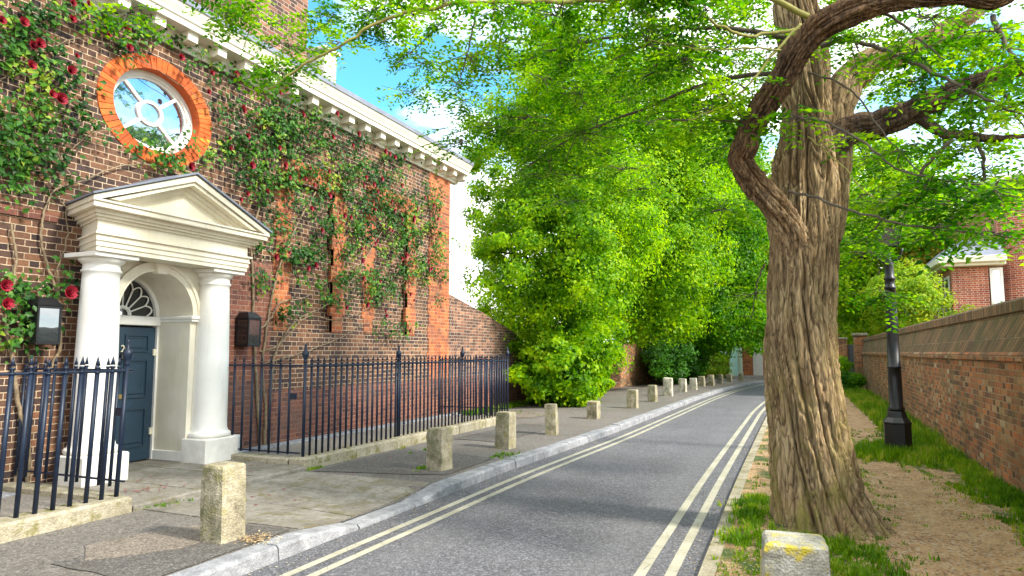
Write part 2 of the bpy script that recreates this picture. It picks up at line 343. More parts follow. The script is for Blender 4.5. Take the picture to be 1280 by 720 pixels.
class MB:
    def __init__(s): s.v = []; s.f = []
    def add(s, vs, fs):
        n = len(s.v); s.v += [tuple(map(float, v)) for v in vs]; s.f += [tuple(i+n for i in f) for f in fs]; return s
    def box(s, x0, x1, y0, y1, z0, z1, bev=0.0):
        if bev <= 0:
            return s.add([(x0, y0, z0), (x1, y0, z0), (x1, y1, z0), (x0, y1, z0), (x0, y0, z1), (x1, y0, z1), (x1, y1, z1), (x0, y1, z1)],
                  [(0, 3, 2, 1), (4, 5, 6, 7), (0, 1, 5, 4), (1, 2, 6, 5), (2, 3, 7, 6), (3, 0, 4, 7)])
        b = bev; rings = [(z0, b), (z0+b, 0), (z1-b, 0), (z1, b)]; vs = []
        for z, i in rings:
            vs += [(x0+b+i, y0+i, z), (x1-b-i, y0+i, z), (x1-i, y0+b+i, z), (x1-i, y1-b-i, z), (x1-b-i, y1-i, z), (x0+b+i, y1-i, z), (x0+i, y1-b-i, z), (x0+i, y0+b+i, z)]
        fs = [tuple(range(7, -1, -1)), tuple(range(24, 32))]
        for k in range(3):
            for j in range(8): fs.append((k*8+j, k*8+(j+1) % 8, (k+1)*8+(j+1) % 8, (k+1)*8+j))
        return s.add(vs, fs)
    def obox(s, c, ex, ey, ez):      # centre + three half-extent vectors
        c, ex, ey, ez = map(np.array, (c, ex, ey, ez)); vs = []
        for k in (-1, 1):
            for (i, j) in ((-1, -1), (1, -1), (1, 1), (-1, 1)): vs.append(c+i*ex+j*ey+k*ez)
        return s.add(vs, [(0, 3, 2, 1), (4, 5, 6, 7), (0, 1, 5, 4), (1, 2, 6, 5), (2, 3, 7, 6), (3, 0, 4, 7)])
    def lathe(s, c, prof, seg=20, ax=None):   # prof list of (r, h)
        vs = []; n = len(prof)
        for (r, h) in prof:
            for k in range(seg):
                a = 2*math.pi*k/seg; vs.append((c[0]+r*math.cos(a), c[1]+r*math.sin(a), c[2]+h))
        fs = [(i*seg+k, i*seg+(k+1) % seg, (i+1)*seg+(k+1) % seg, (i+1)*seg+k) for i in range(n-1) for k in range(seg)]
        fs += [tuple(range(seg-1, -1, -1)), tuple(range((n-1)*seg, n*seg))]
        return s.add(vs, fs)
    def tube(s, pts, rad, seg=8):
        V, Fc = tube(pts, rad, seg); return s.add(V, Fc)
    def prism(s, poly, y0, y1, axis='y'):    # poly list of (x,z) extruded along y
        n = len(poly); vs = [(x, y0, z) for x, z in poly]+[(x, y1, z) for x, z in poly]
        if axis == 'x': vs = [(y0, a, b) for a, b in poly]+[(y1, a, b) for a, b in poly]
        fs = [tuple(range(n-1, -1, -1)), tuple(range(n, 2*n))]+[(i, (i+1) % n, n+(i+1) % n, n+i) for i in range(n)]
        return s.add(vs, fs)
    def build(s, name, mat, parent=None, smooth=False, org=None): return mk(name, s.v, s.f, mat, parent, smooth, org)

def cr(pts, n):          # catmull-rom resample
    P = np.array(pts, float); k = len(P)
    if k < 3: t = np.linspace(0, 1, n)[:, None]; return P[0]*(1-t)+P[-1]*t
    Q = np.vstack([2*P[0]-P[1], P, 2*P[-1]-P[-2]]); out = []
    for u in np.linspace(0, k-1-1e-6, n):
        i = int(u); t = u-i; a, b, c, d = Q[i], Q[i+1], Q[i+2], Q[i+3]
        out.append(.5*((2*b)+(c-a)*t+(2*a-5*b+4*c-d)*t*t+(3*b-a-3*c+d)*t**3))
    return np.array(out)
def frames(P):
    T = np.gradient(P, axis=0); T /= np.linalg.norm(T, axis=1)[:, None]+1e-9
    ref = np.array([1., 0, 0]) if abs(T[0][0]) < .8 else np.array([0, 1., 0])
    N = []; n = ref-T[0]*ref.dot(T[0]); n /= np.linalg.norm(n)
    for t in T:
        n = n-t*n.dot(t); n /= np.linalg.norm(n)+1e-9; N.append(n)
    N = np.array(N); return T, N, np.cross(T, N)
def tube(pts, rad, seg=8):
    P = np.asarray(pts, float); r = np.asarray(rad, float)
    if r.ndim == 0: r = np.full(len(P), float(r))
    if len(r) != len(P): r = np.interp(np.linspace(0, 1, len(P)), np.linspace(0, 1, len(r)), r)
    T, N, B = frames(P); a = np.arange(seg)*2*math.pi/seg
    V = (P[:, None, :]+r[:, None, None]*(np.cos(a)[None, :, None]*N[:, None, :]+np.sin(a)[None, :, None]*B[:, None, :])).reshape(-1, 3)
    n = len(P); Fc = [(i*seg+k, i*seg+(k+1) % seg, (i+1)*seg+(k+1) % seg, (i+1)*seg+k) for i in range(n-1) for k in range(seg)]
    Fc += [tuple(range(seg-1, -1, -1)), tuple(range((n-1)*seg, n*seg))]
    return V.tolist(), Fc
def bark_tube(P, rad, seg, depth, vs=1.4, tw=.6, seed=0., flare=None):
    P = np.asarray(P); T, N, B = frames(P); n = len(P); r = np.interp(np.linspace(0, 1, n), np.linspace(0, 1, len(rad)), rad)
    L = np.concatenate([[0], np.cumsum(np.linalg.norm(np.diff(P, axis=0), axis=1))]); V = []
    for i in range(n):
        for k in range(seg):
            a = 2*math.pi*k/seg; at = a+tw*L[i]*.35; rr = r[i]
            if flare: rr = flare(a, L[i], rr)
            q = Vector((math.cos(at)*2.6, math.sin(at)*2.6, L[i]*vs+seed))
            w = noise.noise(q*1.2+Vector((3, 1, 7)))*.55
            q2 = Vector((math.cos(at+w)*3.3, math.sin(at+w)*3.3, L[i]*vs*.8+seed*2))
            v1 = noise.voronoi(Vector((q2.x*1.15, q2.y*1.15, q2.z*.3)))[0]; n1 = max(0, 1-(v1[1]-v1[0])*3.2)
            n2 = 1-min(1, abs(noise.noise(Vector((q2.x*2.3, q2.y*2.3, q2.z*.75))))*3.0)
            n3 = noise.noise(Vector((q.x*.6, q.y*.6, q.z*.5)))
            n4 = noise.noise(Vector((q.x*8, q.y*8, q.z*9)))
            fl = noise.noise(Vector((math.cos(at)*1.9, math.sin(at)*1.9, L[i]*.45+seed*5))); fg = 1-min(1, abs(fl)*3.4)
            dd = -depth*1.5*fg-depth*.8*n1-depth*.55*n2+depth*1.0*n3+depth*.3*n4
            V.append(P[i]+(rr+dd)*(math.cos(a)*N[i]+math.sin(a)*B[i]))
    Fc = [(i*seg+k, i*seg+(k+1) % seg, (i+1)*seg+(k+1) % seg, (i+1)*seg+k) for i in range(n-1) for k in range(seg)]
    Fc += [tuple(range(seg-1, -1, -1)), tuple(range((n-1)*seg, n*seg))]
    return V, Fc

def unit(v): return v/(np.linalg.norm(v, axis=-1, keepdims=True)+1e-9)
def leaves(name, P, U, S, L, W, mat, parent=None, fold=.18):
    """one folded rhombic leaf (two triangles) per point: P base, U midrib direction, S side direction"""
    n = len(P); U = unit(U); S = unit(S-U*np.sum(S*U, 1)[:, None]); Nn = np.cross(U, S)
    L = np.broadcast_to(L, n)[:, None]; W = np.broadcast_to(W, n)[:, None]
    mid = P+U*L*.42
    V = np.empty((n, 4, 3)); V[:, 0] = P; V[:, 1] = mid+S*W*.5+Nn*W*fold; V[:, 2] = P+U*L-Nn*L*.06; V[:, 3] = mid-S*W*.5+Nn*W*fold
    i = np.arange(n)[:, None]*4
    T = np.concatenate([i+np.array([[0, 2, 1]]), i+np.array([[0, 3, 2]])], 1).reshape(-1, 3)
    return tri_mesh(name, V.reshape(-1, 3), T, mat, parent)

def rand_dirs(n): return unit(rng.normal(size=(n, 3)))

# ------------------------------------------------------------------ world and sun
SUN_EL, SUN_AZ = R(38), R(-4)       # azimuth measured from +X towards +Y
w = bpy.data.worlds.new('World'); SC.world = w; w.use_nodes = True
g = G(w.node_tree); bg = w.node_tree.nodes['Background']
sky = g.n.new('ShaderNodeTexSky'); sky.sky_type = 'NISHITA'; sky.sun_disc = False
sky.sun_elevation = SUN_EL; sky.sun_rotation = math.pi/2-SUN_AZ; sky.ozone_density = 3.0; sky.dust_density = .4; sky.air_density = 1.0
tc = g.n.new('ShaderNodeTexCoord'); d = g.sep(tc.outputs['Generated'])
zz = g.m('ADD', g.m('MAXIMUM', d[2], 0.0), .22)
cv = g.comb(g.m('DIVIDE', d[0], zz), g.m('DIVIDE', d[1], zz), 0.0)
cn = g.noise(g.scalev(cv, (1, 1, 1)), 1.15, 9, .56, .3)
cm = g.m('MULTIPLY', g.m('SUBTRACT', cn, .435), 9, clamp=True)
low = g.m('SUBTRACT', 1.0, g.m('MULTIPLY', g.m('SUBTRACT', d[2], .12), 4.5), clamp=True)
cm = g.m('MAXIMUM', cm, g.m('MULTIPLY', low, .85))
skyc = g.mix(1.0, sky.outputs[0], (.5, 1.05, 1.15), 'MULTIPLY')
cc = g.ramp(g.noise(g.scalev(cv, (1, 1, 1)), 3.0, 6, .6), [(.3, (6.3, 6.3, 6.4)), (.6, (9.6, 9.2, 8.5))])
g.l.new(g.mix(cm, skyc, cc), bg.inputs[0]); bg.inputs[1].default_value = .15
sl = bpy.data.lights.new('sun', 'SUN'); sl.energy = 3.1; sl.angle = R(8); sl.color = (1, .94, .84)
so = bpy.data.objects.new('sun', sl); COL.objects.link(so)
sd = Vector((math.cos(SUN_EL)*math.cos(SUN_AZ), math.cos(SUN_EL)*math.sin(SUN_AZ), math.sin(SUN_EL)))
so.rotation_euler = sd.to_track_quat('Z', 'Y').to_euler()
so.location = (20, 0, 20)
SC.view_settings.view_transform = 'Standard'; SC.view_settings.look = 'None'; SC.view_settings.exposure = 1.4; SC.view_settings.gamma = 1
SC.cycles.max_bounces = 7; SC.cycles.diffuse_bounces = 3; SC.cycles.glossy_bounces = 2; SC.cycles.transmission_bounces = 3; SC.cycles.transparent_max_bounces = 4
SC.cycles.use_denoising = True; SC.cycles.sample_clamp_indirect = 6

# ------------------------------------------------------------------ road, kerbs, pavements
LP = [(-3.76, -8), (-3.76, 3), (-3.74, 6), (-3.70, 8.6), (-3.5, 12.7), (-3.42, 16), (-3.33, 20.3), (-3.2, 25), (-2.85, 31), (-2.1, 36.6), (-.8, 41), (2, 44.5), (7, 47), (16, 49)]
RP = [(-.72, -8), (-.72, 3), (-.75, 6), (-.8, 9), (-.83, 13), (-.85, 16.5), (-.85, 20), (-.7, 24.5), (-.2, 30), (.9, 34.5), (2.6, 38), (5, 40.5), (9, 42.5), (17, 45)]
NR = 260
LC = cr([(x, y, 0) for x, y in LP], NR); RC = cr([(x, y, 0) for x, y in RP], NR)
def ribbon(name, A, B, za, zb, mat, knd='structure', ncross=1):
    A = np.array(A, float); B = np.array(B, float); n = len(A); vs = []
    for k in range(ncross+1):
        t = k/ncross; c = A*(1-t)+B*t; c[:, 2] = za*(1-t)+zb*t; vs.append(c)
    vs = np.stack(vs, 1).reshape(-1, 3); m = ncross+1
    fs = [(i*m+k, i*m+k+1, (i+1)*m+k+1, (i+1)*m+k) for i in range(n-1) for k in range(ncross)]
    return kind(mk(name, vs, fs, mat), knd)
def offs(Cv, dist):
    T = np.gradient(Cv, axis=0); T /= np.linalg.norm(T, axis=1)[:, None]; Nn = np.stack([T[:, 1], -T[:, 0], T[:, 2]*0], 1)
    return Cv+Nn*dist           # positive = towards +X
mkg = MB(); mkg.add([(-400, -400, -.03), (400, -400, -.03), (400, 400, -.03), (-400, 400, -.03)], [(0, 1, 2, 3)])
kind(mkg.build('ground', 'verge'), 'structure')
ribbon('road', offs(LC, -.02), offs(RC, .02), 0, 0, 'road', ncross=4)
for a, b in ((.25, .325), (.43, .505)): ribbon('road_marking', offs(LC, a), offs(LC, b), .004, .004, 'line')
for a, b in ((.155, .235), (.36, .44)): ribbon('road_marking', offs(RC, -b), offs(RC, -a), .004, .004, 'line')
def drop(y):        # 0 = full kerb, 1 = dropped crossing
    return float(np.clip(min((y-4.85)/.25, (6.75-y)/.3), 0, 1))
# kerbstones as one run with joints every 0.9 m
kb = MB(); kw = .2
idx = 0; seglen = np.concatenate([[0], np.cumsum(np.linalg.norm(np.diff(LC, axis=0), axis=1))])
s = 0.0
Lin = offs(LC, -kw)
def atL(Cv, s): return np.array([np.interp(s, seglen, Cv[:, k]) for k in range(3)])
while s < 62:
    ln = random.uniform(.75, 1.1); e = s+ln-.012
    sub = 3; jz = random.uniform(-.006, .006); jx = random.uniform(-.008, .008)
    rows = []
    for q in range(sub+1):
        t = s+(e-s)*q/sub; a = atL(LC, t); b = atL(Lin, t); h = .112-.075*drop(a[1])+jz; be = .022
        dxn = unit((a-b)[None])[0]; a = a+dxn*jx
        rows.append([(*a[:2], -.02), (*(a-dxn*.012)[:2], h-be), (*(a-dxn*(.012+be))[:2], h), (*b[:2], h), (*b[:2], -.02)])
    vs = [v for r_ in rows for v in r_]
    fs = [(i*5+k, i*5+k+1, (i+1)*5+k+1, (i+1)*5+k) for i in range(sub) for k in range(4)]+[(0, 1, 2, 3, 4)[::-1], tuple(sub*5+k for k in range(5))]
    kb.add(vs, fs); s += ln
kind(kb.build('kerb', 'kerbstone'), 'structure')
rk = MB(); Rout = offs(RC, .11)
for i in range(0, NR-1):
    a, b, c, e = RC[i], RC[i+1], Rout[i], Rout[i+1]; h = .035
    rk.add([(*a[:2], -.02), (*b[:2], -.02), (*b[:2], h), (*a[:2], h), (*c[:2], h), (*e[:2], h), (*c[:2], -.02), (*e[:2], -.02)], [(0, 1, 2, 3), (3, 2, 5, 4), (4, 5, 7, 6)])
kind(rk.build('kerb', 'copestone'), 'structure')
# pavement sheet with a height function
def pav_z(x, y): 
    k = drop(y); t = np.clip((-4.0-x)/1.7, 0, 1); return .1-.055*k*(1-t)+.004*math.sin(x*3.1+y*1.7)
ys = np.concatenate([np.arange(-6, 10, .25), np.arange(10, 50, 1.0)])
pv = []; ncr = 12
for y in ys:
    xl = np.interp(y, Lin[:, 1][:220], Lin[:, 0][:220]); x0 = -8.6 if y < 24 else -9.5
    for k in range(ncr+1):
        x = xl+(x0-xl)*(k/ncr)**1.0; pv.append((x, y, pav_z(x, y)))
m_ = ncr+1
kind(mk('pavement', pv, [(i*m_+k, (i+1)*m_+k, (i+1)*m_+k+1, i*m_+k+1) for i in range(len(ys)-1) for k in range(ncr)], 'pave'), 'structure')
# repair patches in the pavement
def patch(poly, mat, dz=.007):
    n_ = 10; pts_ = []
    for i in range(len(poly)):
        a, b = np.array(poly[i]), np.array(poly[(i+1) % len(poly)])
        for q in range(n_): t = q/n_; p = a+(b-a)*t; pts_.append((p[0]+.02*noise.noise(Vector((p[0]*5, p[1]*5, 1))), p[1]+.02*noise.noise(Vector((p[0]*5, p[1]*5, 7)))))
    kind(mk('pavement_patch', [(x, y, pav_z(x, y)+dz) for x, y in pts_], [tuple(range(len(pts_)))], mat), 'structure')
patch([(-4.95, 3.3), (-4.0, 3.3), (-4.02, 4.7), (-4.7, 4.66), (-4.9, 4.2)], 'pave_dark'); patch([(-5.15, 3.7), (-4.8, 3.45), (-4.4, 3.95), (-4.45, 4.6), (-4.7, 4.72), (-5.05, 4.3)], 'pave_tan', .009)
patch([(-5.7, 7.05), (-4.05, 7.5), (-4.05, 8.9), (-4.8, 9.1), (-5.75, 9.3)], 'pave_dark'); patch([(-5.6, 10.6), (-4.7, 10.5), (-4.6, 13.2), (-5.5, 13.4)], 'pave_dark'); patch([(-6.6, 14.6), (-5.7, 14.6), (-5.6, 16.0), (-6.8, 16.0)], 'pave_tan')
# york stone slabs of the crossing
sb = MB()
def slab_rows(sbm, x0, x1, y0, y1, zf, rows, rs, th=.004):
    yy = y0
    r_ = random.Random(rs); 
    for k in range(rows):
        h = (y1-y0)/rows; y2 = yy+h-.014; xx = x0+(.0 if k % 2 else -.0)
        while xx < x1-.05:
            wd = r_.uniform(.5, .95); xe = min(xx+wd, x1)
            if x1-xe < .2: xe = x1
            dz = r_.uniform(0, .006); q = []
            for (px_, py_) in ((xx, yy), (xe-.014, yy), (xe-.014, y2), (xx, y2)): q.append((px_, py_, zf(px_, py_)+th+dz))
            q2 = [(a, b, c-.05) for a, b, c in q]
            sbm.add(q+q2, [(0, 1, 2, 3), (0, 4, 5, 1), (1, 5, 6, 2), (2, 6, 7, 3), (3, 7, 4, 0)])
            xx = xe
        yy += h
slab_rows(sb, -5.82, -3.97, 4.75, 7.0, lambda x, y: pav_z(x, y)+.004, 3, 3)
kind(sb.build('paving_slabs', 'york'), 'structure')
# raised step between the railing kerbs
st = MB(); slab_rows(st, -8.3, -5.86, 4.66, 7.08, lambda x, y: .155, 3, 9)
kind(st.build('doorstep_paving', 'york'), 'structure')
sk = MB(); sk.box(-5.99, -5.84, 4.66, 5.7, .0, .162, .015); sk.box(-5.985, -5.83, 5.71, 7.07, .0, .158, .015); sk.box(-8.2, -6, 4.7, 7.05, .0, .1)
kind(sk.build('step_edge', 'york'), 'structure')
# basement area strip between railing and house
ga = MB(); ga.box(-7.9, -6.1, 1, 4.62, .05, .17); kind(ga.build('garden_gravel', 'soil'), 'structure')
ga = MB(); ga.box(-7.9, -6.1, 7.12, 13.95, .05, .17); kind(ga.build('garden_gravel', 'soil'), 'structure')
ed = MB(); y = 7.3
while y < 13.8:
    ed.box(-7.55, -7.35, y, y+.86, .1, .2, .012); y += .88
ed.box(-7.6, -7.3, 2.0, 4.5, .1, .19, .012)
kind(ed.build('slate_edging', 'kerbstone'), 'structure')

# ------------------------------------------------------------------ right verge, path
def xs_path(y): # left and right edges of the trodden path
    l = np.interp(y, [-2, 4, 6.2, 7.5, 9.7, 12.6, 17, 25, 40], [.2, .3, .42, .55, .58, .62, .8, 1.05, 1.9])
    r_ = np.interp(y, [-2, 5, 7.2, 8.5, 10, 12.0, 12.9, 17, 23, 30, 40], [1.75, 1.72, 1.7, 1.68, 1.55, 1.02, 1.12, 1.5, 1.62, 1.7, 2.6]); return l, r_
def terr(x, y):
    z = .03+.02*noise.noise(Vector((x*1.3, y*1.3, 0)))+.012*noise.noise(Vector((x*5, y*5, 3)))
    dx = math.hypot(x-.12, (y-6.8)); z += .09*math.exp(-(dx/.75)**2)
    l, r_ = xs_path(y); 
    if l < x < r_: z -= .02*math.sin(math.pi*(x-l)/(r_-l))
    return z+.04*max(0, min(1, (x-1.7)/.5))
vx = np.linspace(0, 1, 36); vy = np.concatenate([np.arange(-4, 16, .12), np.arange(16, 44, .6)])
vv = []
for y in vy:
    xl = np.interp(y, RC[:, 1][:215], RC[:, 0][:215])+.10; xr = 3.6
    for t in vx: x = xl+(xr-xl)*t; vv.append((x, y, terr(x, y) if t > 0 else .03))
k_ = len(vx)
kind(mk('verge', vv, [(i*k_+j, i*k_+j+1, (i+1)*k_+j+1, (i+1)*k_+j) for i in range(len(vy)-1) for j in range(k_-1)], 'verge', smooth=True), 'structure')
pp = []; pn = 14; py_ = np.arange(-3, 40, .15)
for i, y in enumerate(py_):
    l, r_ = xs_path(y); l += .10*noise.noise(Vector((0, y*1.1, 0)))+.05*noise.noise(Vector((0, y*4, 0))); r_ += .12*noise.noise(Vector((9, y*1.3, 0)))+.05*noise.noise(Vector((9, y*4, 0)))
    for k in range(pn+1):
        t = k/pn; x = l+(r_-l)*t; pp.append((x, y, terr(x, y)+.006))
kind(mk('path', pp, [(i*(pn+1)+j, i*(pn+1)+j+1, (i+1)*(pn+1)+j+1, (i+1)*(pn+1)+j) for i in range(len(py_)-1) for j in range(pn)], 'dirt', smooth=True), 'structure')

# ------------------------------------------------------------------ the brick house on the left
XW = -7.75
house = thing('brick_house', (-10, 8, 0), 'old brown brick house with white pillared doorway and round window behind railings', 'house')
OC = (6.245, 4.78); OA, OB = .66, .545          # oval opening half-axes; outer ring .86 x .71
def oval(a, b, n=64, c=OC): return [(c[0]+a*math.cos(2*math.pi*k/n), c[1]+b*math.sin(2*math.pi*k/n)) for k in range(n)]
Y0, Y1, ZT = 0.5, 14.36, 5.86
def rect_grid(mb, ycuts, zcuts, skip, X):
    for i in range(len(ycuts)-1):
        for j in range(len(zcuts)-1):
            if (i, j) in skip: continue
            a, b, c, e = ycuts[i], ycuts[i+1], zcuts[j], zcuts[j+1]
            mb.add([(X, a, c), (X, b, c), (X, b, e), (X, a, e)], [(0, 1, 2, 3)])
wl = MB()
# cuts: door hole 5.2..7.1 up to 2.75, oval cell, two blind windows
B1 = (8.82, 9.97, 1.95, 4.45); B2 = (11.22, 12.5, 1.95, 4.55)
yc = [Y0, 5.3, 5.45, 7.1, 7.2, B1[0], B1[1], B2[0], B2[1], Y1]
zc = [0, 1.95, 2.75, 3.95, 4.45, 4.55, 5.6, ZT]
skip = set()
for i in range(len(yc)-1):
    for j in range(len(zc)-1):
        ym, zm = (yc[i]+yc[i+1])/2, (zc[j]+zc[j+1])/2
        if 5.45 < ym < 7.1 and zm < 2.75: skip.add((i, j))
        if 5.3 < ym < 7.2 and 3.95 < zm < 5.6: skip.add((i, j))
        for B in (B1, B2):
            if B[0] < ym < B[1] and B[2] < zm < B[3]: skip.add((i, j))
rect_grid(wl, yc, zc, skip, XW)
# cell round the oval
ov = oval(OA, OB); n = len(ov); rc = []
for (a, b) in ov:
    dy, dz = a-OC[0], b-OC[1]; t = min((7.2-OC[0] if dy > 0 else OC[0]-5.3)/max(abs(dy), 1e-6), (5.6-OC[1] if dz > 0 else OC[1]-3.95)/max(abs(dz), 1e-6))
    rc.append((OC[0]+dy*t, OC[1]+dz*t))
for k in range(n):
    k2 = (k+1) % n
    wl.add([(XW, *ov[k]), (XW, *rc[k]), (XW, *rc[k2]), (XW, *ov[k2])], [(0, 1, 2, 3)])
for (yy, zz_) in ((5.3, 3.95), (7.2, 3.95), (5.3, 5.6), (7.2, 5.6)):    # corner fillers
    best = sorted(range(n), key=lambda k: (rc[k][0]-yy)**2+(rc[k][1]-zz_)**2)[:2]
    wl.add([(XW, *rc[best[0]]), (XW, yy, zz_), (XW, *rc[best[1]])], [(0, 1, 2)])
for B in (B1, B2):      # blind window recesses
    xb = XW-.11
    wl.add([(xb, B[0], B[2]), (xb, B[1], B[2]), (xb, B[1], B[3]), (xb, B[0], B[3])], [(0, 1, 2, 3)])
    for (p, q) in (((B[0], B[2]), (B[0], B[3])), ((B[0], B[3]), (B[1], B[3])), ((B[1], B[3]), (B[1], B[2])), ((B[1], B[2]), (B[0], B[2]))):
        wl.add([(XW, *p), (XW, *q), (xb, *q), (xb, *p)], [(0, 1, 2, 3)])
# far end wall, near end wall, back
wl.add([(XW, Y1, 0), (-15, Y1, 0), (-15, Y1, ZT), (XW, Y1, ZT)], [(0, 1, 2, 3)])
wl.add([(XW, Y0, 0), (XW, Y0, ZT), (-15, Y0, ZT), (-15, Y0, 0)], [(0, 1, 2, 3)])
wl.add([(-15, Y0, 0), (-15, Y0, ZT), (-15, Y1, ZT), (-15, Y1, 0)], [(0, 1, 2, 3)])
wl.build('wall', 'brick_dark', house)
# red apron and orange dressings, a little proud
for (a, b, c, e) in ((7.3, 8.42, .1, 3.0), (8.43, Y1+.02, .1, .98), (Y0, 5.0, 3.06, 3.16)):
    ap = MB(); ap.box(XW-.05, XW+.03, a, b, c, e, .004); ap.build('red_brick_band', 'brick_red', house)
for (a, b, z0, z1, t) in ((8.5, 8.82, 1.95, 4.45, .012), (9.97, 10.27, 1.95, 4.45, .013), (10.93, 11.22, 1.95, 4.55, .012), (12.5, 12.8, 1.95, 4.55, .013), (13.42, Y1+.015, .985, ZT, .014)):
    z = z0; k = 0; qn = MB()
    while z < z1-.01:      # toothed quoins
        ze = min(z+.3, z1); o_ = .06 if k % 2 else 0
        qn.box(XW-.05, XW+t, a-(o_ if a < 13 else o_), b+(o_ if b < 13 else 0), z+.001, ze-.001); z = ze; k += 1
    qn.build('brick_quoin' if a > 13 else 'brick_jamb', 'brick_orange', house)
for B in (B1, B2):
    N_ = 14; qn = MB()
    for k in range(N_):     # gauged flat arch
        y0_ = B[0]-.25+(B[1]-B[0]+.5)*k/N_; y1_ = B[0]-.25+(B[1]-B[0]+.5)*(k+1)/N_-.006; r0 = .04*math.sin(math.pi*(k+.5)/N_)
        qn.box(XW-.05, XW+.016, y0_, y1_, B[3]-.0+r0, B[3]+.34+r0)
    qn.build('brick_arch', 'brick_orange', house)
# round window: ring, reveal, frame, glass
rg = MB(); NN = 56
for k in range(NN):
    a0 = 2*math.pi*k/NN; a1 = 2*math.pi*(k+1)/NN-.012; vs = []
    jj = random.uniform(-.003, .003)
    for X in (XW-.03, XW+.014+jj):
        for (ra, rb, a) in ((.66, .545, a0), (.87, .72, a0), (.87, .72, a1), (.66, .545, a1)):
            vs.append((X, OC[0]+ra*math.cos(a), OC[1]+rb*math.sin(a)))
    rg.add(vs, [(4, 5, 6, 7), (0, 3, 2, 1), (0, 1, 5, 4), (1, 2, 6, 5), (2, 3, 7, 6), (3, 0, 4, 7)])
rv = MB(); o1 = oval(.66, .545); n = 64
rg.add([(XW+.012, *p) for p in o1]+[(XW-.22, *p) for p in o1], [(k, (k+1) % n, n+(k+1) % n, n+k) for k in range(n)])
rw = rg.build('round_window_surround', 'orange_plain', house)
def oring(mb, a0, b0, a1, b1, x0, x1, n=64):
    A = oval(a0, b0, n); B = oval(a1, b1, n)
    vs = [(x1, *p) for p in A]+[(x1, *p) for p in B]+[(x0, *p) for p in B]+[(x0, *p) for p in A]
    mb.add(vs, [(j*n+k, j*n+(k+1) % n, ((j+1) % 4)*n+(k+1) % n, ((j+1) % 4)*n+k) for j in range(4) for k in range(n)])
fr = MB(); oring(fr, .66, .545, .58, .475, XW-.21, XW-.13); oring(fr, .60, .49, .545, .44, XW-.2, XW-.155); oring(fr, .2, .17, .155, .13, XW-.2, XW-.15)
for k in range(4):
    a = R(45+90*k); c, s_ = math.cos(a), math.sin(a)
    p0 = np.array([XW-.175, OC[0]+.18*c, OC[1]+.152*s_]); p1 = np.array([XW-.175, OC[0]+.56*c, OC[1]+.457*s_]); dr = unit((p1-p0)[None])[0]
    fr.obox((p0+p1)/2, (.022, 0, 0), dr*np.linalg.norm(p1-p0)/2, np.cross(dr, (1, 0, 0))*.02)
rwin = fr.build('round_window', 'stucco', house)
gl = MB(); o2 = oval(.6, .49); gl.add([(XW-.178, *p) for p in o2], [tuple(range(64))]); gl.build('pane', 'glass', rwin)
# cornice with modillions
cx = lambda d, z: (XW+d, z)
cp = MB(); prof = [(-.1, 5.74), (.03, 5.74), (.035, 5.79), (.07, 5.82), (.075, 5.87), (.09, 5.93), (.34, 5.93), (.345, 6.0), (.37, 6.02), (.375, 6.05), (.42, 6.12), (.445, 6.17), (-.1, 6.17)]
cp.prism([cx(a, b) for a, b in prof], Y0, Y1+.38); 
cp.build('cornice', 'cornice', house)
mp = None; y = 1.4
while y < Y1+.3:
    if mp is None:
        b_ = MB(); b_.prism([cx(.06, 5.8), cx(.2, 5.79), cx(.27, 5.81), cx(.28, 5.9275), cx(.06, 5.9275)], y-.08, y+.08); mp = b_.build('modillion', 'cornice', house); ybase = y
    else:
        c = mp.copy(); COL.objects.link(c); c.location.y += y-ybase; c.parent = house
    y += .51
gt = MB(); gt.prism([cx(.46, 6.172), cx(.47, 6.25), cx(.40, 6.26), cx(-.1, 6.25), cx(-.1, 6.172)], Y0, Y1+.4); gt.build('gutter', 'lead', house)
rf = MB(); rf.add([(XW+.35, Y0, 6.26), (XW+.35, Y1+.38, 6.26), (-11.5, Y1-3, 7.6), (-11.5, Y0, 7.6), (-15.3, Y1+.38, 6.26), (-15.3, Y0, 6.26)], [(0, 1, 2, 3), (1, 4, 2), (2, 4, 5, 3)])
rf.build('roof', 'roof', house)
ch = MB(); ch.box(-9.7, -8.3, 8.05, 9.75, 6.2, 9.5); ch.box(-9.78, -8.22, 7.97, 9.83, 9.5, 9.62); ch.build('chimney', 'brick_brown', house)
dm = MB(); dm.box(-9.4, -8.15, 10.1, 10.45, 6.25, 7.35, .02); dm.box(-9.45, -8.1, 10.05, 10.5, 7.35, 7.42, .01); dm.build('white_chimney', 'stucco', house)

# door, fanlight
DC = 6.145; DW = .535; XD = -8.1
rvl = MB()     # arched pier mass: front at -7.5 with an arched opening, reveal back to the door
seg = 32; zs = 2.08; zb = .16; XF = -7.5
arc = [(DC+DW*math.cos(math.pi*k/seg), zs+DW*math.sin(math.pi*k/seg)) for k in range(seg+1)]   # right to left
pts_in = [(DC+DW, zb)]+arc+[(DC-DW, zb)]
ztop = 2.74; out = []
for (a, b) in pts_in:
    if b <= zs: out.append((7.16 if a > DC else 5.36, b)); continue
    dy, dz = a-DC, b-zs; sgn = 1 if dy >= 0 else -1
    t = min((1.015 if dy > 0 else .785)/max(abs(dy), 1e-6), (ztop-zs)/max(dz, 1e-6)); out.append((DC+dy*t, zs+dz*t))
for k in range(len(pts_in)-1):
    rvl.add([(XF, *pts_in[k]), (XF, *out[k]), (XF, *out[k+1]), (XF, *pts_in[k+1])], [(0, 1, 2, 3)])
    rvl.add([(XF, *pts_in[k]), (XF, *pts_in[k+1]), (XD-.05, *pts_in[k+1]), (XD-.05, *pts_in[k])], [(0, 1, 2, 3)])
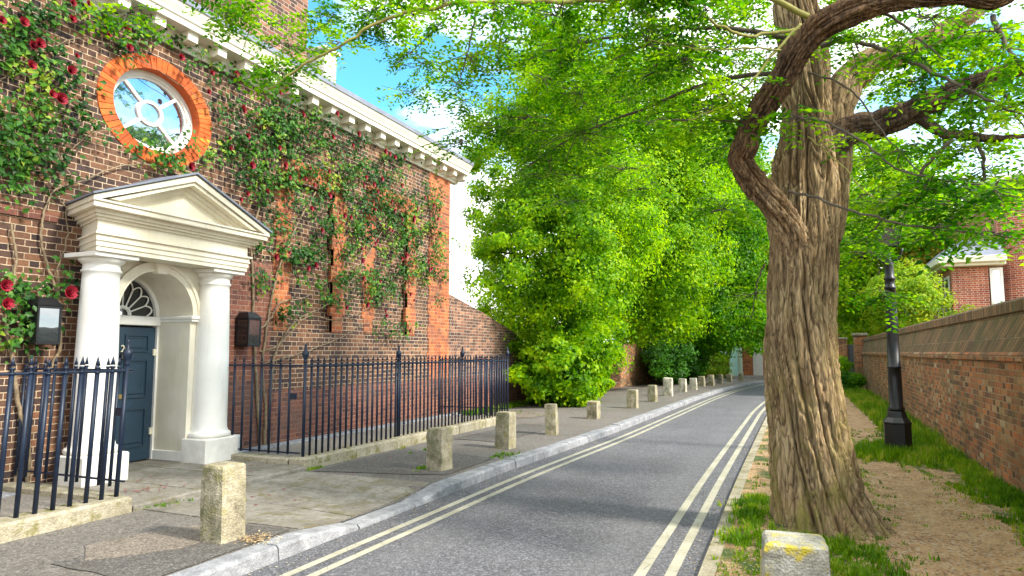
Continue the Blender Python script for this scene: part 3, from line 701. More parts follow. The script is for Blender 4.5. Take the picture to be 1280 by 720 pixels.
for yy in (7.16, 5.36):
    rvl.add([(XF, yy, zb), (XF, yy, ztop), (XW-.1, yy, ztop), (XW-.1, yy, zb)], [(0, 1, 2, 3)])
    # corner filler
    c_ = min((p for p in out if abs(p[1]-ztop) < 1e-4), key=lambda p: abs(p[0]-yy)); e_ = max((p for p in out if abs(p[0]-yy) < .02), key=lambda p: p[1])
    rvl.add([(XF, *c_), (XF, yy, ztop), (XF, *e_)], [(0, 1, 2)])
portico = rvl.build('portico', 'cream', house)
av = MB()      # archivolt rings + impost + keystone
def arch_ring(mb, r0, r1, x0, x1):
    vs = []; n = seg+1
    for k in range(n):
        a = math.pi*k/seg
        for (r_, X) in ((r0, x1), (r1, x1), (r1, x0), (r0, x0)): vs.append((X, DC+r_*math.cos(a), zs+r_*math.sin(a)))
    mb.add(vs, [(k*4+j, k*4+(j+1) % 4, (k+1)*4+(j+1) % 4, (k+1)*4+j) for k in range(seg) for j in range(4)])
arch_ring(av, DW+.002, DW+.12, XF-.01, XF+.03); arch_ring(av, DW+.085, DW+.125, XF-.01, XF+.05); arch_ring(av, DW+.003, DW+.03, XF-.01, XF+.042)
av.build('archivolt', 'cream', portico)
for sgn in (-1, 1):
    im = MB(); a, b = sorted((DC+sgn*(DW-.02), DC+sgn*(DW+.13))); im.box(XD+.0, XF+.03, a, b, .165, .3, .008); im.build('skirting', 'stucco', portico); im = MB()
    a, b = sorted((DC+sgn*(DW-.018), DC+sgn*(DW+.14))); im.box(XD+.03, XF+.05, a, b, 2.0, 2.0325, .006); 
    a, b = sorted((DC+sgn*(DW-.03), DC+sgn*(DW+.145))); im.box(XD+.03, XF+.065, a, b, 2.032, 2.08, .01)
    im.build('impost_moulding', 'stucco', portico)
ks = MB(); ks.add([(X, y_, z_) for X in (XF-.01, XF+.09) for (y_, z_) in ((DC-.065, zs+DW-.03), (DC+.065, zs+DW-.03), (DC+.095, 2.74), (DC-.095, 2.74))], [(4, 5, 6, 7), (0, 1, 5, 4), (1, 2, 6, 5), (3, 0, 4, 7), (2, 3, 7, 6)])
ks.build('keystone', 'cream', portico)
XCc = -7.4
for cy in (5.32, 6.97):
    c_ = MB(); zc0 = .475
    c_.lathe((XCc, cy, 0), [(.26, zc0-.0), (.275, zc0+.02), (.277, zc0+.045), (.262, zc0+.065), (.245, zc0+.07), (.238, zc0+.085), (.228, zc0+.12), (.224, zc0+.2), (.223, 1.0), (.217, 1.5), (.206, 2.0), (.193, 2.42), (.19, 2.5), (.207, 2.51), (.21, 2.53), (.192, 2.54), (.192, 2.6), (.205, 2.605), (.235, 2.635), (.24, 2.65), (.24, 2.662)], 40)
    c_.build('column', 'stucco', portico, True)
    a_ = MB(); a_.box(XCc-.27, XCc+.27, cy-.27, cy+.27, 2.664, 2.715, .006); a_.build('capital', 'stucco', portico)
    p_ = MB(); p_.box(XCc-.145, XCc+.3, cy-(.3 if cy < 6 else .318), cy+(.25 if cy < 6 else .318), .14, .472, .012); p_.build('column_plinth', 'plinth_stone', portico)
def splay(mb):      # the left return runs back to the wall at a slant
    mb.v = [(x, y+(.27*(-7.1-x)/.65 if (y < 5.6 and x < -7.3) else 0), z) for x, y, z in mb.v]
en = MB(); EY0, EY1 = 5.03, 7.24
def mould(mb, z0, z1, d, bev=.0): mb.box(XW-.02, -7.1+d, EY0-d, EY1+d, z0, z1, bev)
for (z0, z1, d) in ((2.717, 2.77, 0), (2.77, 2.83, .014), (2.83, 2.848, .03), (2.848, 2.9, .022), (2.9, 2.925, .05), (2.925, 3.06, 0), (3.06, 3.09, .03), (3.09, 3.12, .07), (3.12, 3.165, .1)): mould(en, z0, z1-.0005, d)
mould(en, 3.165, 3.225, .185, .004); mould(en, 3.225, 3.25, .205, .004)
splay(en); en.build('entablature', 'cream', portico)
pd = MB(); PY0, PY1, PM, PZ0, PZ1 = EY0-.2, EY1+.2, DC-.01, 3.25, 3.775
# tympanum
pd.add([(-7.12, PY0+.1, PZ0), (-7.12, PY1-.1, PZ0), (-7.12, PM, PZ1-.1), (XW, PY0+.1, PZ0), (XW, PY1-.1, PZ0), (XW, PM, PZ1-.1)], [(0, 1, 2), (0, 2, 5, 3), (1, 4, 5, 2)])
for sgn, ye in ((-1, PY0), (1, PY1)):
    for (xo, t0, t1) in ((-6.9, .0, .075), (-6.93, .076, .12), (-7.03, .121, .16), (-7.07, .161, .2)):
        ln = math.hypot(ye-PM, PZ1-PZ0); nx = (PZ1-PZ0)/ln; nz = abs(ye-PM)/ln
        vz0, vz1 = t0/nz, t1/nz
        def zl(y_, o_): return PZ1-(PZ1-PZ0-.0)*abs(y_-PM)/abs(ye-PM)-o_+.03
        pd_y1 = ye
        poly = [(PM, zl(PM, vz0)), (pd_y1, zl(pd_y1, vz0)), (pd_y1-sgn*0, max(zl(pd_y1, vz1), PZ0-.03+.0)), (PM, zl(PM, vz1))]
        if t0 > 0: yc_ = ye-sgn*abs(ye-PM)*(vz0-.0)/(PZ1-PZ0); poly = [(PM, zl(PM, vz0)), (yc_, zl(yc_, vz0)), (ye-sgn*abs(ye-PM)*vz1/(PZ1-PZ0), PZ0+.03), (PM, zl(PM, vz1))]
        pd.add([(X, a, b) for X in (xo, XW) for a, b in poly], [(0, 1, 2, 3), (7, 6, 5, 4), (0, 4, 5, 1), (1, 5, 6, 2), (2, 6, 7, 3), (3, 7, 4, 0)])
splay(pd); pd.build('pediment', 'cream', portico)
pr = MB()
for sgn, ye in ((-1, PY0-.03), (1, PY1+.03)):
    pr.add([(X, a, b+o_) for o_ in (.032, .055) for X in (-6.87, XW) for a, b in ((PM, PZ1+.01), (ye, PZ0+.0))], [(0, 1, 3, 2), (4, 6, 7, 5), (0, 4, 5, 1), (1, 5, 7, 3), (3, 7, 6, 2)])
splay(pr); pr.build('pediment_flashing', 'lead', portico)
# door
dr = MB(); dz0, dz1 = .18, 1.93; dy0, dy1 = DC-DW+.03, DC+DW-.03
dr.box(XD-.05, XD, dy0, dy1, dz0, dz1, .004)
pw = (dy1-dy0-.11*2-.1)/2
for c in range(2):
    ya = dy0+.11+c*(pw+.1)
    for (za, zb_) in ((.36, .86), (1.0, 1.5), (1.6, 1.83)):
        # recessed look: raised bead frame and fielded centre
        for (p, q, r_, s_) in ((ya, ya+pw, za, za+.016), (ya, ya+pw, zb_-.016, zb_), (ya, ya+.016, za+.017, zb_-.017), (ya+pw-.016, ya+pw, za+.017, zb_-.017)): dr.box(XD-.01, XD+.018, p, q, r_, s_)
        dr.box(XD-.01, XD+.012, ya+.05, ya+pw-.05, za+.05, zb_-.05, .008)
door = dr.build('door', 'door', house)
df = MB(); df.box(XD-.06, XD+.03, DC-DW, DC-DW+.028, .17, 1.95); df.box(XD-.06, XD+.03, DC+DW-.028, DC+DW, .17, 1.95); df.box(XD-.06, XD+.06, DC-DW+.0, DC+DW-.0, 1.952, 2.075, .01)
arch_ring(df, DW-.05, DW-.001, XD-.06, XD+.02); df.build('door_frame', 'stucco', house)
kn = MB(); kn.lathe((XD+.03, DC, 1.5), [(.035, 0), (.02, .02), (.03, .05), (.012, .09)], 12); kn.build('knocker', 'black', door, True)
lb = MB(); lb.box(XD+.001, XD+.02, DC-.12, DC+.04, 1.0, 1.06, .004); lb.build('letter_plate', 'brass', door); lb = MB(); lb.lathe((XD+.04, DC-.33, 1.03), [(.004, 0), (.028, .012), (.028, .034), (.004, .045)], 12); lb.build('door_handle', 'brass', door)
for z in (.5, 1.55):
    hg = MB(); hg.box(XD+.0, XD+.028, dy1-.04, dy1+.02, z, z+.09, .004); hg.build('hinge', 'ivory', door)
tx = bpy.data.curves.new('house_number', 'FONT'); tx.body = '26'; tx.size = .13; tx.extrude = .004; to_ = bpy.data.objects.new('tmp_text', tx); to = bpy.data.objects.new('house_number', bpy.data.meshes.new_from_object(to_)); to.data.materials.clear(); to.data.materials.append(M['ivory']); bpy.data.objects.remove(to_); COL.objects.link(to)
to.parent = door; to.location = np.array((XD+.022, DC-.02, 1.6))-np.array(ORI[door.name]); to.rotation_euler = (math.pi/2, 0, math.pi/2)
fl = MB(); fl.add([(XD-.03, DC+(DW-.04)*math.cos(math.pi*k/24), 2.07+(DW-.03)*math.sin(math.pi*k/24)) for k in range(25)], [tuple(range(25))])
fan = fl.build('fanlight', 'glass_dark', house)
fb = MB(); X = XD-.012
def seg3(mb, p, q, r_=.011): mb.tube([p, q], r_, 6)
arch_ring(fb, .1, .125, X-.01, X+.015)
for k in range(8):
    a0, a1 = math.pi*k/8, math.pi*(k+1)/8
    if k: seg3(fb, (X, DC+.12*math.cos(a0), zs+.12*math.sin(a0)), (X, DC+.37*math.cos(a0), zs+.37*math.sin(a0)))
    arcp = [(X, DC+(.36+.085*math.sin(math.pi*t))*math.cos(a0+(a1-a0)*t), zs+(.36+.085*math.sin(math.pi*t))*math.sin(a0+(a1-a0)*t)) for t in np.linspace(0, 1, 7)]
    fb.tube(arcp, .011, 6)
    ai = [(X, DC+(.115-.03*math.sin(math.pi*t))*math.cos(a0+(a1-a0)*t), zs+(.115-.03*math.sin(math.pi*t))*math.sin(a0+(a1-a0)*t)) for t in np.linspace(0, 1, 5)]
    fb.tube(ai, .01, 6)
fb.build('glazing_bars', 'stucco', fan)

# wall lanterns
def lantern(yc_, label):
    t = thing('wall_lantern', (XW, yc_, 1.7), label, 'lantern', 'lanterns either side of the door')
    x0, x1, y0, y1 = -7.7, -7.45, yc_-.13, yc_+.13
    b = MB(); b.box(x0, x1, y0, y1, 1.68, 1.715, .004); b.box(x0, x1, y0, y1, 2.07, 2.1, .004)
    for (a, c) in ((x0, y0), (x1-.022, y0), (x0, y1-.022), (x1-.022, y1-.022)): b.box(a, a+.022, c, c+.022, 1.715, 2.07)
    b.box(XW, x0-.001, yc_-.06, yc_+.06, 1.8, 2.0); b.box(x0+.001, x0+.01, y0+.02, y1-.02, 1.716, 2.069)
    b.add([(x0-.0, y0-.01, 2.1), (x1+.012, y0-.01, 2.1), (x1+.012, y1+.01, 2.1), (x0, y1+.01, 2.1), (x0+.02, y0+.05, 2.19), (x1-.07, y0+.05, 2.19), (x1-.07, y1-.05, 2.19), (x0+.02, y1-.05, 2.19)], [(0, 1, 5, 4), (1, 2, 6, 5), (2, 3, 7, 6), (3, 0, 4, 7), (4, 5, 6, 7), (3, 2, 1, 0)])
    b.build('lantern_frame', 'black', t)
    g_ = MB(); g_.box(x1-.014, x1-.009, y0+.022, y1-.022, 1.716, 2.069); g_.build('pane', 'glass_mid', t)
    g_ = MB(); g_.box(x0+.022, x1-.022, y0+.008, y0+.012, 1.716, 2.069); g_.build('pane', 'glass_dark', t)
    g_ = MB(); g_.box(x0+.022, x1-.022, y1-.012, y1-.008, 1.716, 2.069); g_.build('pane', 'glass_dark', t)
lantern(4.8, 'black square wall lantern half covered by rose leaves, left of the white doorway')
lantern(7.8, 'black square wall lantern against red brick, right of the white doorway')

# sloping garden wall beyond the house, and the long wall behind the trees
sw = MB()
sw.add([(X, a, b) for X in (XW, XW-.35) for a, b in ((Y1+.005, 0), (21.2, 0), (21.2, 1.55), (20.0, 1.62), (18.3, 2.2), (16.3, 2.64), (Y1+.005, 3.0))], [(0, 1, 2, 3, 4, 5, 6), (13, 12, 11, 10, 9, 8, 7), (2, 9, 10, 3), (3, 10, 11, 4), (4, 11, 12, 5), (5, 12, 13, 6), (1, 8, 9, 2)])
o = mk('garden_wall', sw.v, sw.f, 'brick_brown', None, org=(XW, 17, 0)); 
tag(o, 'brown brick garden wall with its top sloping down from the corner of the house', 'wall')
rb = MB(); rb.box(XW-.02, XW+.035, Y1+.03, 21.0, .05, 1.0, .004); q_ = rb.build('red_brick_base', 'brick_red', None); q_.location = (0, 0, 0)
q_.parent = o; q_.location = (-XW, -17, 0)
gw = cr([(-7.6, 21.2, 0), (-7.35, 26, 0), (-6.9, 33, 0), (-6.2, 39, 0), (-5, 44, 0)], 24); gb = offs(gw, -.3); b_ = MB(); nb = len(gw)
vs = [(*gw[i][:2], z) for i in range(nb) for z in (0, 2.0)]+[(*gb[i][:2], z) for i in range(nb) for z in (0, 2.0)]
fs = [(2*i, 2*i+2, 2*i+3, 2*i+1) for i in range(nb-1)]+[(2*nb+2*i, 2*nb+2*i+1, 2*nb+2*i+3, 2*nb+2*i+2) for i in range(nb-1)]+[(2*i+1, 2*i+3, 2*nb+2*i+3, 2*nb+2*i+1) for i in range(nb-1)]
o = mk('garden_wall', vs, fs, 'brick_garden', None, org=(-7, 30, 0)); tag(o, 'low faded brick wall glimpsed between the trees beyond the stone bollards', 'wall')

# ------------------------------------------------------------------ railings
def finial(mb, x, y, z): mb.lathe((x, y, z), [(.02, 0), (.03, .01), (.018, .03), (.036, .07), (.046, .11), (.04, .15), (.016, .165), (.022, .185), (.01, .2), (.018, .22), (.012, .245), (.003, .255)], 12)
def bar(x, y, z0, z1, r=.0165, lean=(0, 0)):
    b = MB(); h = z1-z0
    for k, (rr, a, c) in enumerate(((r, 0, h-.15), (r*1.3, h-.15, h-.13), (r*.85, h-.13, h-.11), (r*1.2, h-.11, h-.09))):
        p = [(x+lean[0]*a, y+lean[1]*a, z0+a), (x+lean[0]*c, y+lean[1]*c, z0+c)]; b.tube(p, rr, 7)
    b.tube([(x+lean[0]*(h-.08), y+lean[1]*(h-.08), z0+h-.08), (x+lean[0]*h, y+lean[1]*h, z0+h)], (r*1.15, .002), 7)
    return b
def railing(label, name, pts_bars, posts, rails, base=None, lean=(0, 0), ztip=1.55, zb=.26, org=None, lock=None, group=None, rb=.0165):
    t = thing(name, org, label, 'gate' if 'gate' in name else 'railing', group)
    for z in rails['z']:
        m = MB(); P = [(x, y, z) for x, y in rails['pts']]; P = [(a+lean[0]*(z-zb), b+lean[1]*(z-zb), c) for a, b, c in P]; m.tube(P, .013 if z > .5 else .011, 8); m.build('rail', 'iron', t)
    first = None
    for (x, y) in pts_bars:
        if first is None: first = (bar(x, y, zb-.02, ztip, rb, lean=lean).build('bar', 'iron', t, True), x, y)
        else:
            c = first[0].copy(); COL.objects.link(c); c.parent = t; c.location = (x-first[1], y-first[2], random.uniform(-.008, .008)); c.rotation_euler = (0, 0, 0)
    for (x, y) in posts:
        m = MB(); h = ztip-.06-zb; m.tube([(x, y, zb-.02), (x+lean[0]*h, y+lean[1]*h, ztip-.08)], .021, 10); finial(m, x+lean[0]*h, y+lean[1]*h, ztip-.09); m.build('post', 'iron', t, True)
    if base:
        m = MB(); yy = base[2]; 
        while yy < base[3]-.05:
            e = min(yy+random.uniform(.9, 1.3), base[3]); 
            if base[3]-e < .3: e = base[3]
            m.box(base[0]+random.uniform(-.006, .006), base[1]+random.uniform(-.012, .008), yy, e-.008, .02, zb+random.uniform(-.012, .006), .02); yy = e
        m.build('kerb_stone', 'copestone', t)
    if lock is not None:
        m = MB(); m.box(lock[0]-.05, lock[0]+.05, lock[1]-.012, lock[1]+.012, .98, 1.06, .004); m.build('lock', 'iron', t)
    return t
XR_ = -6.0
ysb = [y for y in np.arange(7.2+.13, 13.82, .128)]
railing('long blue-black iron railing on a stone kerb, running from the doorstep to the house corner', 'iron_railing', [(XR_, y) for y in ysb if min(abs(y-p) for p in (9.45, 11.7)) > .05],
        [(XR_, 7.2), (XR_, 9.45), (XR_, 11.7), (XR_, 13.88)], {'z': [1.42], 'pts': [(XR_, 7.2), (XR_, 13.88)]}, (-6.14, -5.86, 7.08, 13.98), org=(XR_, 10.5, 0))
railing('short return of iron railing from the far end post back to the house corner', 'iron_railing', [(x, 13.9) for x in np.arange(-6.14, -7.7, -.13)], [], {'z': [1.42, .36], 'pts': [(-6.02, 13.9), (-7.72, 13.9)]}, None, zb=.22, org=(-6.9, 13.9, 0))
railing('blue-black iron railing with leaning bars left of the doorstep', 'iron_railing', [(-5.98, y) for y in np.arange(4.42, 1.6, -.148)], [(-5.98, 4.57)], {'z': [1.42], 'pts': [(-5.98, 1.6), (-5.98, 4.57)]}, (-6.12, -5.84, 1.5, 4.66), lean=(0, .035), ztip=1.56, org=(-5.98, 3, 0), rb=.02)
railing('iron side gate right of the white doorway, between plinth and long railing', 'iron_gate', [(x, 7.2) for x in np.arange(-6.25, -7.7, -.16)], [], {'z': [1.42, .29], 'pts': [(-6.05, 7.2), (-7.72, 7.2)]}, None, zb=.29, org=(-6.9, 7.2, 0), lock=(-6.18, 7.2), group='iron side gates')
railing('iron side gate left of the white doorway, behind the leaning bars', 'iron_gate', [(x, 4.7) for x in np.arange(-6.25, -7.7, -.16)], [], {'z': [1.42, .36], 'pts': [(-6.05, 4.7), (-7.72, 4.7)]}, None, lean=(0, .03), zb=.32, org=(-6.9, 4.7, 0), lock=(-6.16, 4.7), group='iron side gates')
for yy in (7.08, 4.56):
    m = MB(); m.box(-7.74, -6.15, yy, yy+.2, .03, .235, .015); o = m.build('gate_sill', 'copestone', None, org=None); tag(o, 'mossy stone sill under the iron side gate, %s the doorstep' % ('right of' if yy > 6 else 'left of'), 'sill', 'gate sills')

# ------------------------------------------------------------------ stone bollards
BOL = [(-4.33, 4.26, .24, .60), (-4.33, 7.82, .24, .53), (-4.34, 9.96, .24, .56), (-4.26, 11.92, .2, .55), (-4.41, 15.13, .24, .39), (-4.25, 18.33, .26, .49), (-4.23, 20.92, .24, .5), (-4.28, 23.77, .3, .62),
       (-4.2, 26.34, .26, .5), (-4.05, 28.2, .26, .46), (-4.1, 30.95, .26, .44), (-3.8, 31.85, .26, .48), (-3.7, 34.46, .26, .42), (-3.4, 35.9, .26, .4), (-2.96, 37.4, .26, .42)]
LB = ['tall square stone bollard nearest the camera, in front of the doorstep', 'stone bollard with mossy dark side, just beyond the paving slabs', 'broad stone bollard standing level with the end of the railing kerb',
      'slim stone bollard in front of the left edge of the bush', 'short squat stone bollard before the middle of the bush', 'dark sided stone bollard at the right edge of the bush', 'brown tinted stone bollard first past the bush',
      'large pale bollard in front of the glimpsed faded wall', 'light stone bollard next past the large pale one, under the overhanging tree', 'grey-white speckled bollard before the dark hedge', 'buff bollard standing closest to the grey-white speckled bollard, beyond it',
      'narrow upright bollard beneath the middle of the dark hedge', 'small far bollard below the lighter end of the hedge', 'small dark far bollard beside the pale green house', 'farthest stone bollard, at the bend by the pale green house']
def bollard_mesh(w, h, seed):
    n = 9; m = MB(); vs = []; fs = []
    rs = random.Random(seed); tz = [0, .12, .25, .4, .55, .7, .82, .9, .975, 1.0]
    lx = rs.uniform(-.015, .015)
    ring = [(-1, -1), (-.5, -1.02), (0, -1.03), (.5, -1.02), (1, -1), (1.02, -.5), (1.03, 0), (1.02, .5), (1, 1), (.5, 1.02), (0, 1.03), (-.5, 1.02), (-1, 1), (-1.02, .5), (-1.03, 0), (-1.02, -.5)]
    for j, t in enumerate(tz):
        sc = w/2*(1.04-.06*t)*(1 if t < .95 else (.975 if t < .99 else .88))
        for (a, b) in ring:
            cor = .98 if abs(a) >= 1 and abs(b) >= 1 else 1
            d = 1+.09*noise.noise(Vector((a*1.3+seed*3.1, b*1.3, t*3)))+.05*noise.noise(Vector((a*4, b*4+seed, t*9)))
            vs.append((a*sc*cor*d+lx*t, b*sc*cor*d, t*h+(.012*noise.noise(Vector((a*2, b*2, seed))) if t > .9 else 0)))
    N = len(ring)
    fs = [(j*N+k, j*N+(k+1) % N, (j+1)*N+(k+1) % N, (j+1)*N+k) for j in range(len(tz)-1) for k in range(N)]+[tuple(range((len(tz)-1)*N, len(tz)*N))]
    return vs, fs
for i, (x, y, w_, h) in enumerate(BOL):
    vs, fs = bollard_mesh(w_, h+.04, i+1); me = bpy.data.meshes.new('stone_bollard'); me.from_pydata(vs, [], fs); me.materials.append(M['bollard_pale' if i in (7, 8, 9) else 'bollard'])
    o = bpy.data.objects.new('stone_bollard', me); COL.objects.link(o); o.location = (x, y, .06); o.rotation_euler = (random.uniform(-.035, .035), random.uniform(-.035, .035), random.uniform(-.18, .18))
    tag(o, LB[i], 'bollard', 'stone bollards along the left kerb')
vs, fs = bollard_mesh(.37, .46, 33); me = bpy.data.meshes.new('stone_bollard'); me.from_pydata(vs, [], fs); me.materials.append(M['bollard_lichen'])
o = bpy.data.objects.new('stone_bollard', me); COL.objects.link(o); o.location = (-.1, 4.72, -.02); o.rotation_euler = (0, .02, .1)
tag(o, 'low wide stone block with yellow lichen in front of the big tree trunk', 'bollard')

# ------------------------------------------------------------------ right-hand wall
wp = cr([(2.11, -6, 0), (2.11, 0, 0), (2.13, 9, 0), (2.17, 15, 0), (2.22, 20, 0), (2.3, 28, 0), (2.4, 33, 0)], 90)
def strip(mb, A, offa, za, offb, zb):
    P = offs(A, offa); Q = offs(A, offb); n = len(A)
    mb.add([(*P[i][:2], za) for i in range(n)]+[(*Q[i][:2], zb) for i in range(n)], [(i, i+1, n+i+1, n+i) for i in range(n-1)])
RWALL = thing('brick_boundary_wall', (2.3, 12, 0), 'long weathered red-brown brick wall with sloping brick coping beside the dirt path', 'wall')
a_ = MB(); strip(a_, wp, 0, -.05, 0, 1.5); 
a_.add([(*wp[-1][:2], 0), (*(wp[-1]+[.5, 0, 0])[:2], 0), (*(wp[-1]+[.5, 0, 0])[:2], 2.2), (*wp[-1][:2], 1.5)], [(0, 1, 2, 3)])
strip(a_, wp, .5, -.05, .5, 1.95)
a_.build('wall_face', 'brick_garden', RWALL)
a_ = MB(); strip(a_, wp, 0, 1.501, -.045, 1.502); strip(a_, wp, -.045, 1.502, -.045, 1.57); strip(a_, wp, -.045, 1.57, -.02, 1.6); a_.build('string_course', 'brick_garden', RWALL)
a_ = MB(); strip(a_, wp, -.02, 1.6, .11, 2.05); a_.build('coping', 'brick_coping', RWALL); a_ = MB(); strip(a_, wp, .11, 2.05, .08, 2.052); strip(a_, wp, .08, 2.052, .08, 2.17); strip(a_, wp, .08, 2.17, .11, 2.2); strip(a_, wp, .11, 2.2, .36, 2.2); strip(a_, wp, .36, 2.2, .5, 1.9)
a_.build('ridge_course', 'brick_soldier', RWALL)
t = thing('gate_pier', (2.5, 33.4, 0), 'brick pier at the far end of the long path wall, beside the dark gate', 'pier', 'brick gate piers')
b_ = MB(); b_.box(2.1, 2.6, 33.05, 33.6, 0, 2.3); b_.build('pier_shaft', 'brick_garden', t); b_ = MB(); b_.box(2.04, 2.66, 32.98, 33.66, 2.3, 2.42, .02); b_.build('pier_cap', 'copestone', t)
t = thing('gate_pier', (1.7, 36.6, 0), 'brick pier left of the dark garden gate, behind the low shrubs', 'pier', 'brick gate piers')
b_ = MB(); b_.box(1.55, 2.0, 36.4, 36.9, 0, 2.2); b_.build('pier_shaft', 'brick_garden', t); b_ = MB(); b_.box(1.5, 2.05, 36.35, 36.95, 2.2, 2.3, .02); b_.build('pier_cap', 'copestone', t)
t = thing('garden_gate', (2.3, 35, 0), 'dark teal wooden garden gate between two brick piers at the path end', 'gate')
b_ = MB()
for k in range(6): a0 = np.array([2.45, 33.7]); a1 = np.array([2.02, 36.4]); p = a0+(a1-a0)*(k+.04)/6; q = a0+(a1-a0)*(k+.96)/6; b_.add([(p[0], p[1], .05), (q[0], q[1], .05), (q[0], q[1], 1.95), (p[0], p[1], 1.95), (p[0]+.04, p[1], .05), (q[0]+.04, q[1], .05), (q[0]+.04, q[1], 1.95), (p[0]+.04, p[1], 1.95)], [(0, 1, 2, 3), (7, 6, 5, 4), (3, 2, 6, 7), (0, 3, 7, 4), (1, 5, 6, 2)])
b_.build('gate_leaf', 'door', t)

# ------------------------------------------------------------------ street lamp
LX, LY = 1.31, 12.1
lamp = thing('street_lamp', (LX, LY, .05), 'black cast-iron street lamp with octagonal base beside the grassy path', 'street lamp')
def octl(mb, prof, seg=8, ph=math.pi/8):
    vs = []
    for (r, h) in prof:
        for k in range(seg): a = 2*math.pi*k/seg+ph; vs.append((LX+r*math.cos(a), LY+r*math.sin(a), h))
    n = len(prof); mb.add(vs, [(i*seg+k, i*seg+(k+1) % seg, (i+1)*seg+(k+1) % seg, (i+1)*seg+k) for i in range(n-1) for k in range(seg)]+[tuple(range((n-1)*seg, n*seg))])
m = MB(); octl(m, [(.215, .02), (.215, .12), (.195, .135), (.195, .5), (.205, .51), (.205, .53), (.15, .6), (.125, .68), (.115, .7)]); m.build('lamp_base', 'black', lamp)
m = MB(); m.lathe((LX, LY, 0), [(.118, .7), (.12, .74), (.1, .76), (.098, 1.2), (.094, 1.35), (.1, 1.355), (.1, 1.38), (.092, 1.385), (.086, 1.8), (.078, 2.3), (.073, 2.58), (.085, 2.59), (.085, 2.62), (.07, 2.63), (.07, 2.72), (.082, 2.73), (.082, 2.76), (.068, 2.78), (.06, 2.95), (.07, 2.98), (.035, 3.05), (.025, 3.2), (.03, 3.25)], 20); m.build('lamp_column', 'black', lamp, True)
m = MB()
for s_ in (-1, 1):
    m.tube(cr([(LX, LY, 2.97), (LX+s_*.07, LY, 3.0), (LX+s_*.16, LY, 3.1), (LX+s_*.2, LY, 3.22)], 8), .016, 8)
m.build('bracket_arms', 'black', lamp, True)
m = MB(); 
def sq(r, z): return [(LX-r, LY-r, z), (LX+r, LY-r, z), (LX+r, LY+r, z), (LX-r, LY+r, z)]
for (a, b) in zip(sq(.13, 3.25), sq(.22, 3.75)): m.tube([a, b], .012, 6)
for r, z in ((.13, 3.25), (.22, 3.75)):
    q = sq(r, z)
    for k in range(4): m.tube([q[k], q[(k+1) % 4]], .014, 6)
m.add(sq(.25, 3.76)+sq(.1, 3.95)+sq(.1, 4.0)+sq(.03, 4.08), [(0, 1, 5, 4), (1, 2, 6, 5), (2, 3, 7, 6), (3, 0, 4, 7), (4, 5, 9, 8), (5, 6, 10, 9), (6, 7, 11, 10), (7, 4, 8, 11), (8, 9, 13, 12), (9, 10, 14, 13), (10, 11, 15, 14), (11, 8, 12, 15), (12, 13, 14, 15), (3, 2, 1, 0)])
ln = m.build('lantern_frame', 'black', lamp)
m = MB(); a, b = sq(.125, 3.26), sq(.212, 3.74); m.add(a+b, [(0, 1, 5, 4), (1, 2, 6, 5), (2, 3, 7, 6), (3, 0, 4, 7)]); m.build('lamp_pane', 'glass', ln)

# ------------------------------------------------------------------ house on the right
h2 = thing('brick_house', (8, 31, 0), 'red brick house with white cornice rising behind the path wall on the right', 'house')
m = MB(); m.box(4.95, 6.05, 28.0, 34, 0, 4.55); m.box(6.5, 14, 28.6, 38, 0, 7.5); m.lathe((7.35, 28.9, 0), [(.85, 0), (.85, 7.6)], 24); m.build('wall', 'brick_bay', h2)
m = MB(); m.box(4.65, 6.5, 27.65, 34.2, 4.58, 4.68, .01); m.box(4.5, 6.5, 27.5, 34.3, 4.68, 4.9, .02); m.box(6.3, 14.2, 28.3, 38.2, 7.55, 7.8); m.build('cornice', 'cornice', h2)
m = MB(); m.add([(4.6, 27.6, 4.9), (6.5, 27.6, 4.9), (6.5, 34, 4.9), (4.6, 34, 4.9), (5.3, 28.6, 5.6), (6.5, 28.6, 5.6), (6.5, 33, 5.6), (5.3, 33, 5.6)], [(0, 1, 5, 4), (3, 0, 4, 7), (4, 5, 6, 7), (2, 3, 7, 6)]); m.build('roof', 'lead', h2)
wm = []
for (x0, x1, y0, y1, z0, z1) in ((4.9, 4.94, 28.3, 29.1, 2.2, 4.3), (4.9, 4.94, 29.6, 30.6, 2.2, 4.3), (6.08, 6.46, 27.96, 28.55, 2.2, 4.5)):
    f_ = MB(); e = .09
    if x1-x0 < .1:
        f_.box(x0, x1, y0, y0+e, z0, z1); f_.box(x0, x1, y1-e, y1, z0, z1); f_.box(x0, x1, y0+e, y1-e, z0, z0+e); f_.box(x0, x1, y0+e, y1-e, z1-e, z1); f_.box(x0+.005, x1-.005, y0+e, y1-e, (z0+z1)/2-.03, (z0+z1)/2+.03); p_ = MB(); p_.box(x0+.018, x0+.022, y0+e, y1-e, z0+e, z1-e)
    else:
        f_.box(x0, x0+e, y0, y0+.05, z0, z1); f_.box(x1-e, x1, y0, y0+.05, z0, z1); f_.box(x0+e, x1-e, y0, y0+.05, z1-e, z1); f_.box(x0+e, x1-e, y0, y0+.05, z0, z0+e); p_ = MB(); p_.box(x0+e, x1-e, y0+.02, y0+.025, z0+e, z1-e)
    o = f_.build('window', 'stucco', h2); p_.build('pane', 'glass', o)

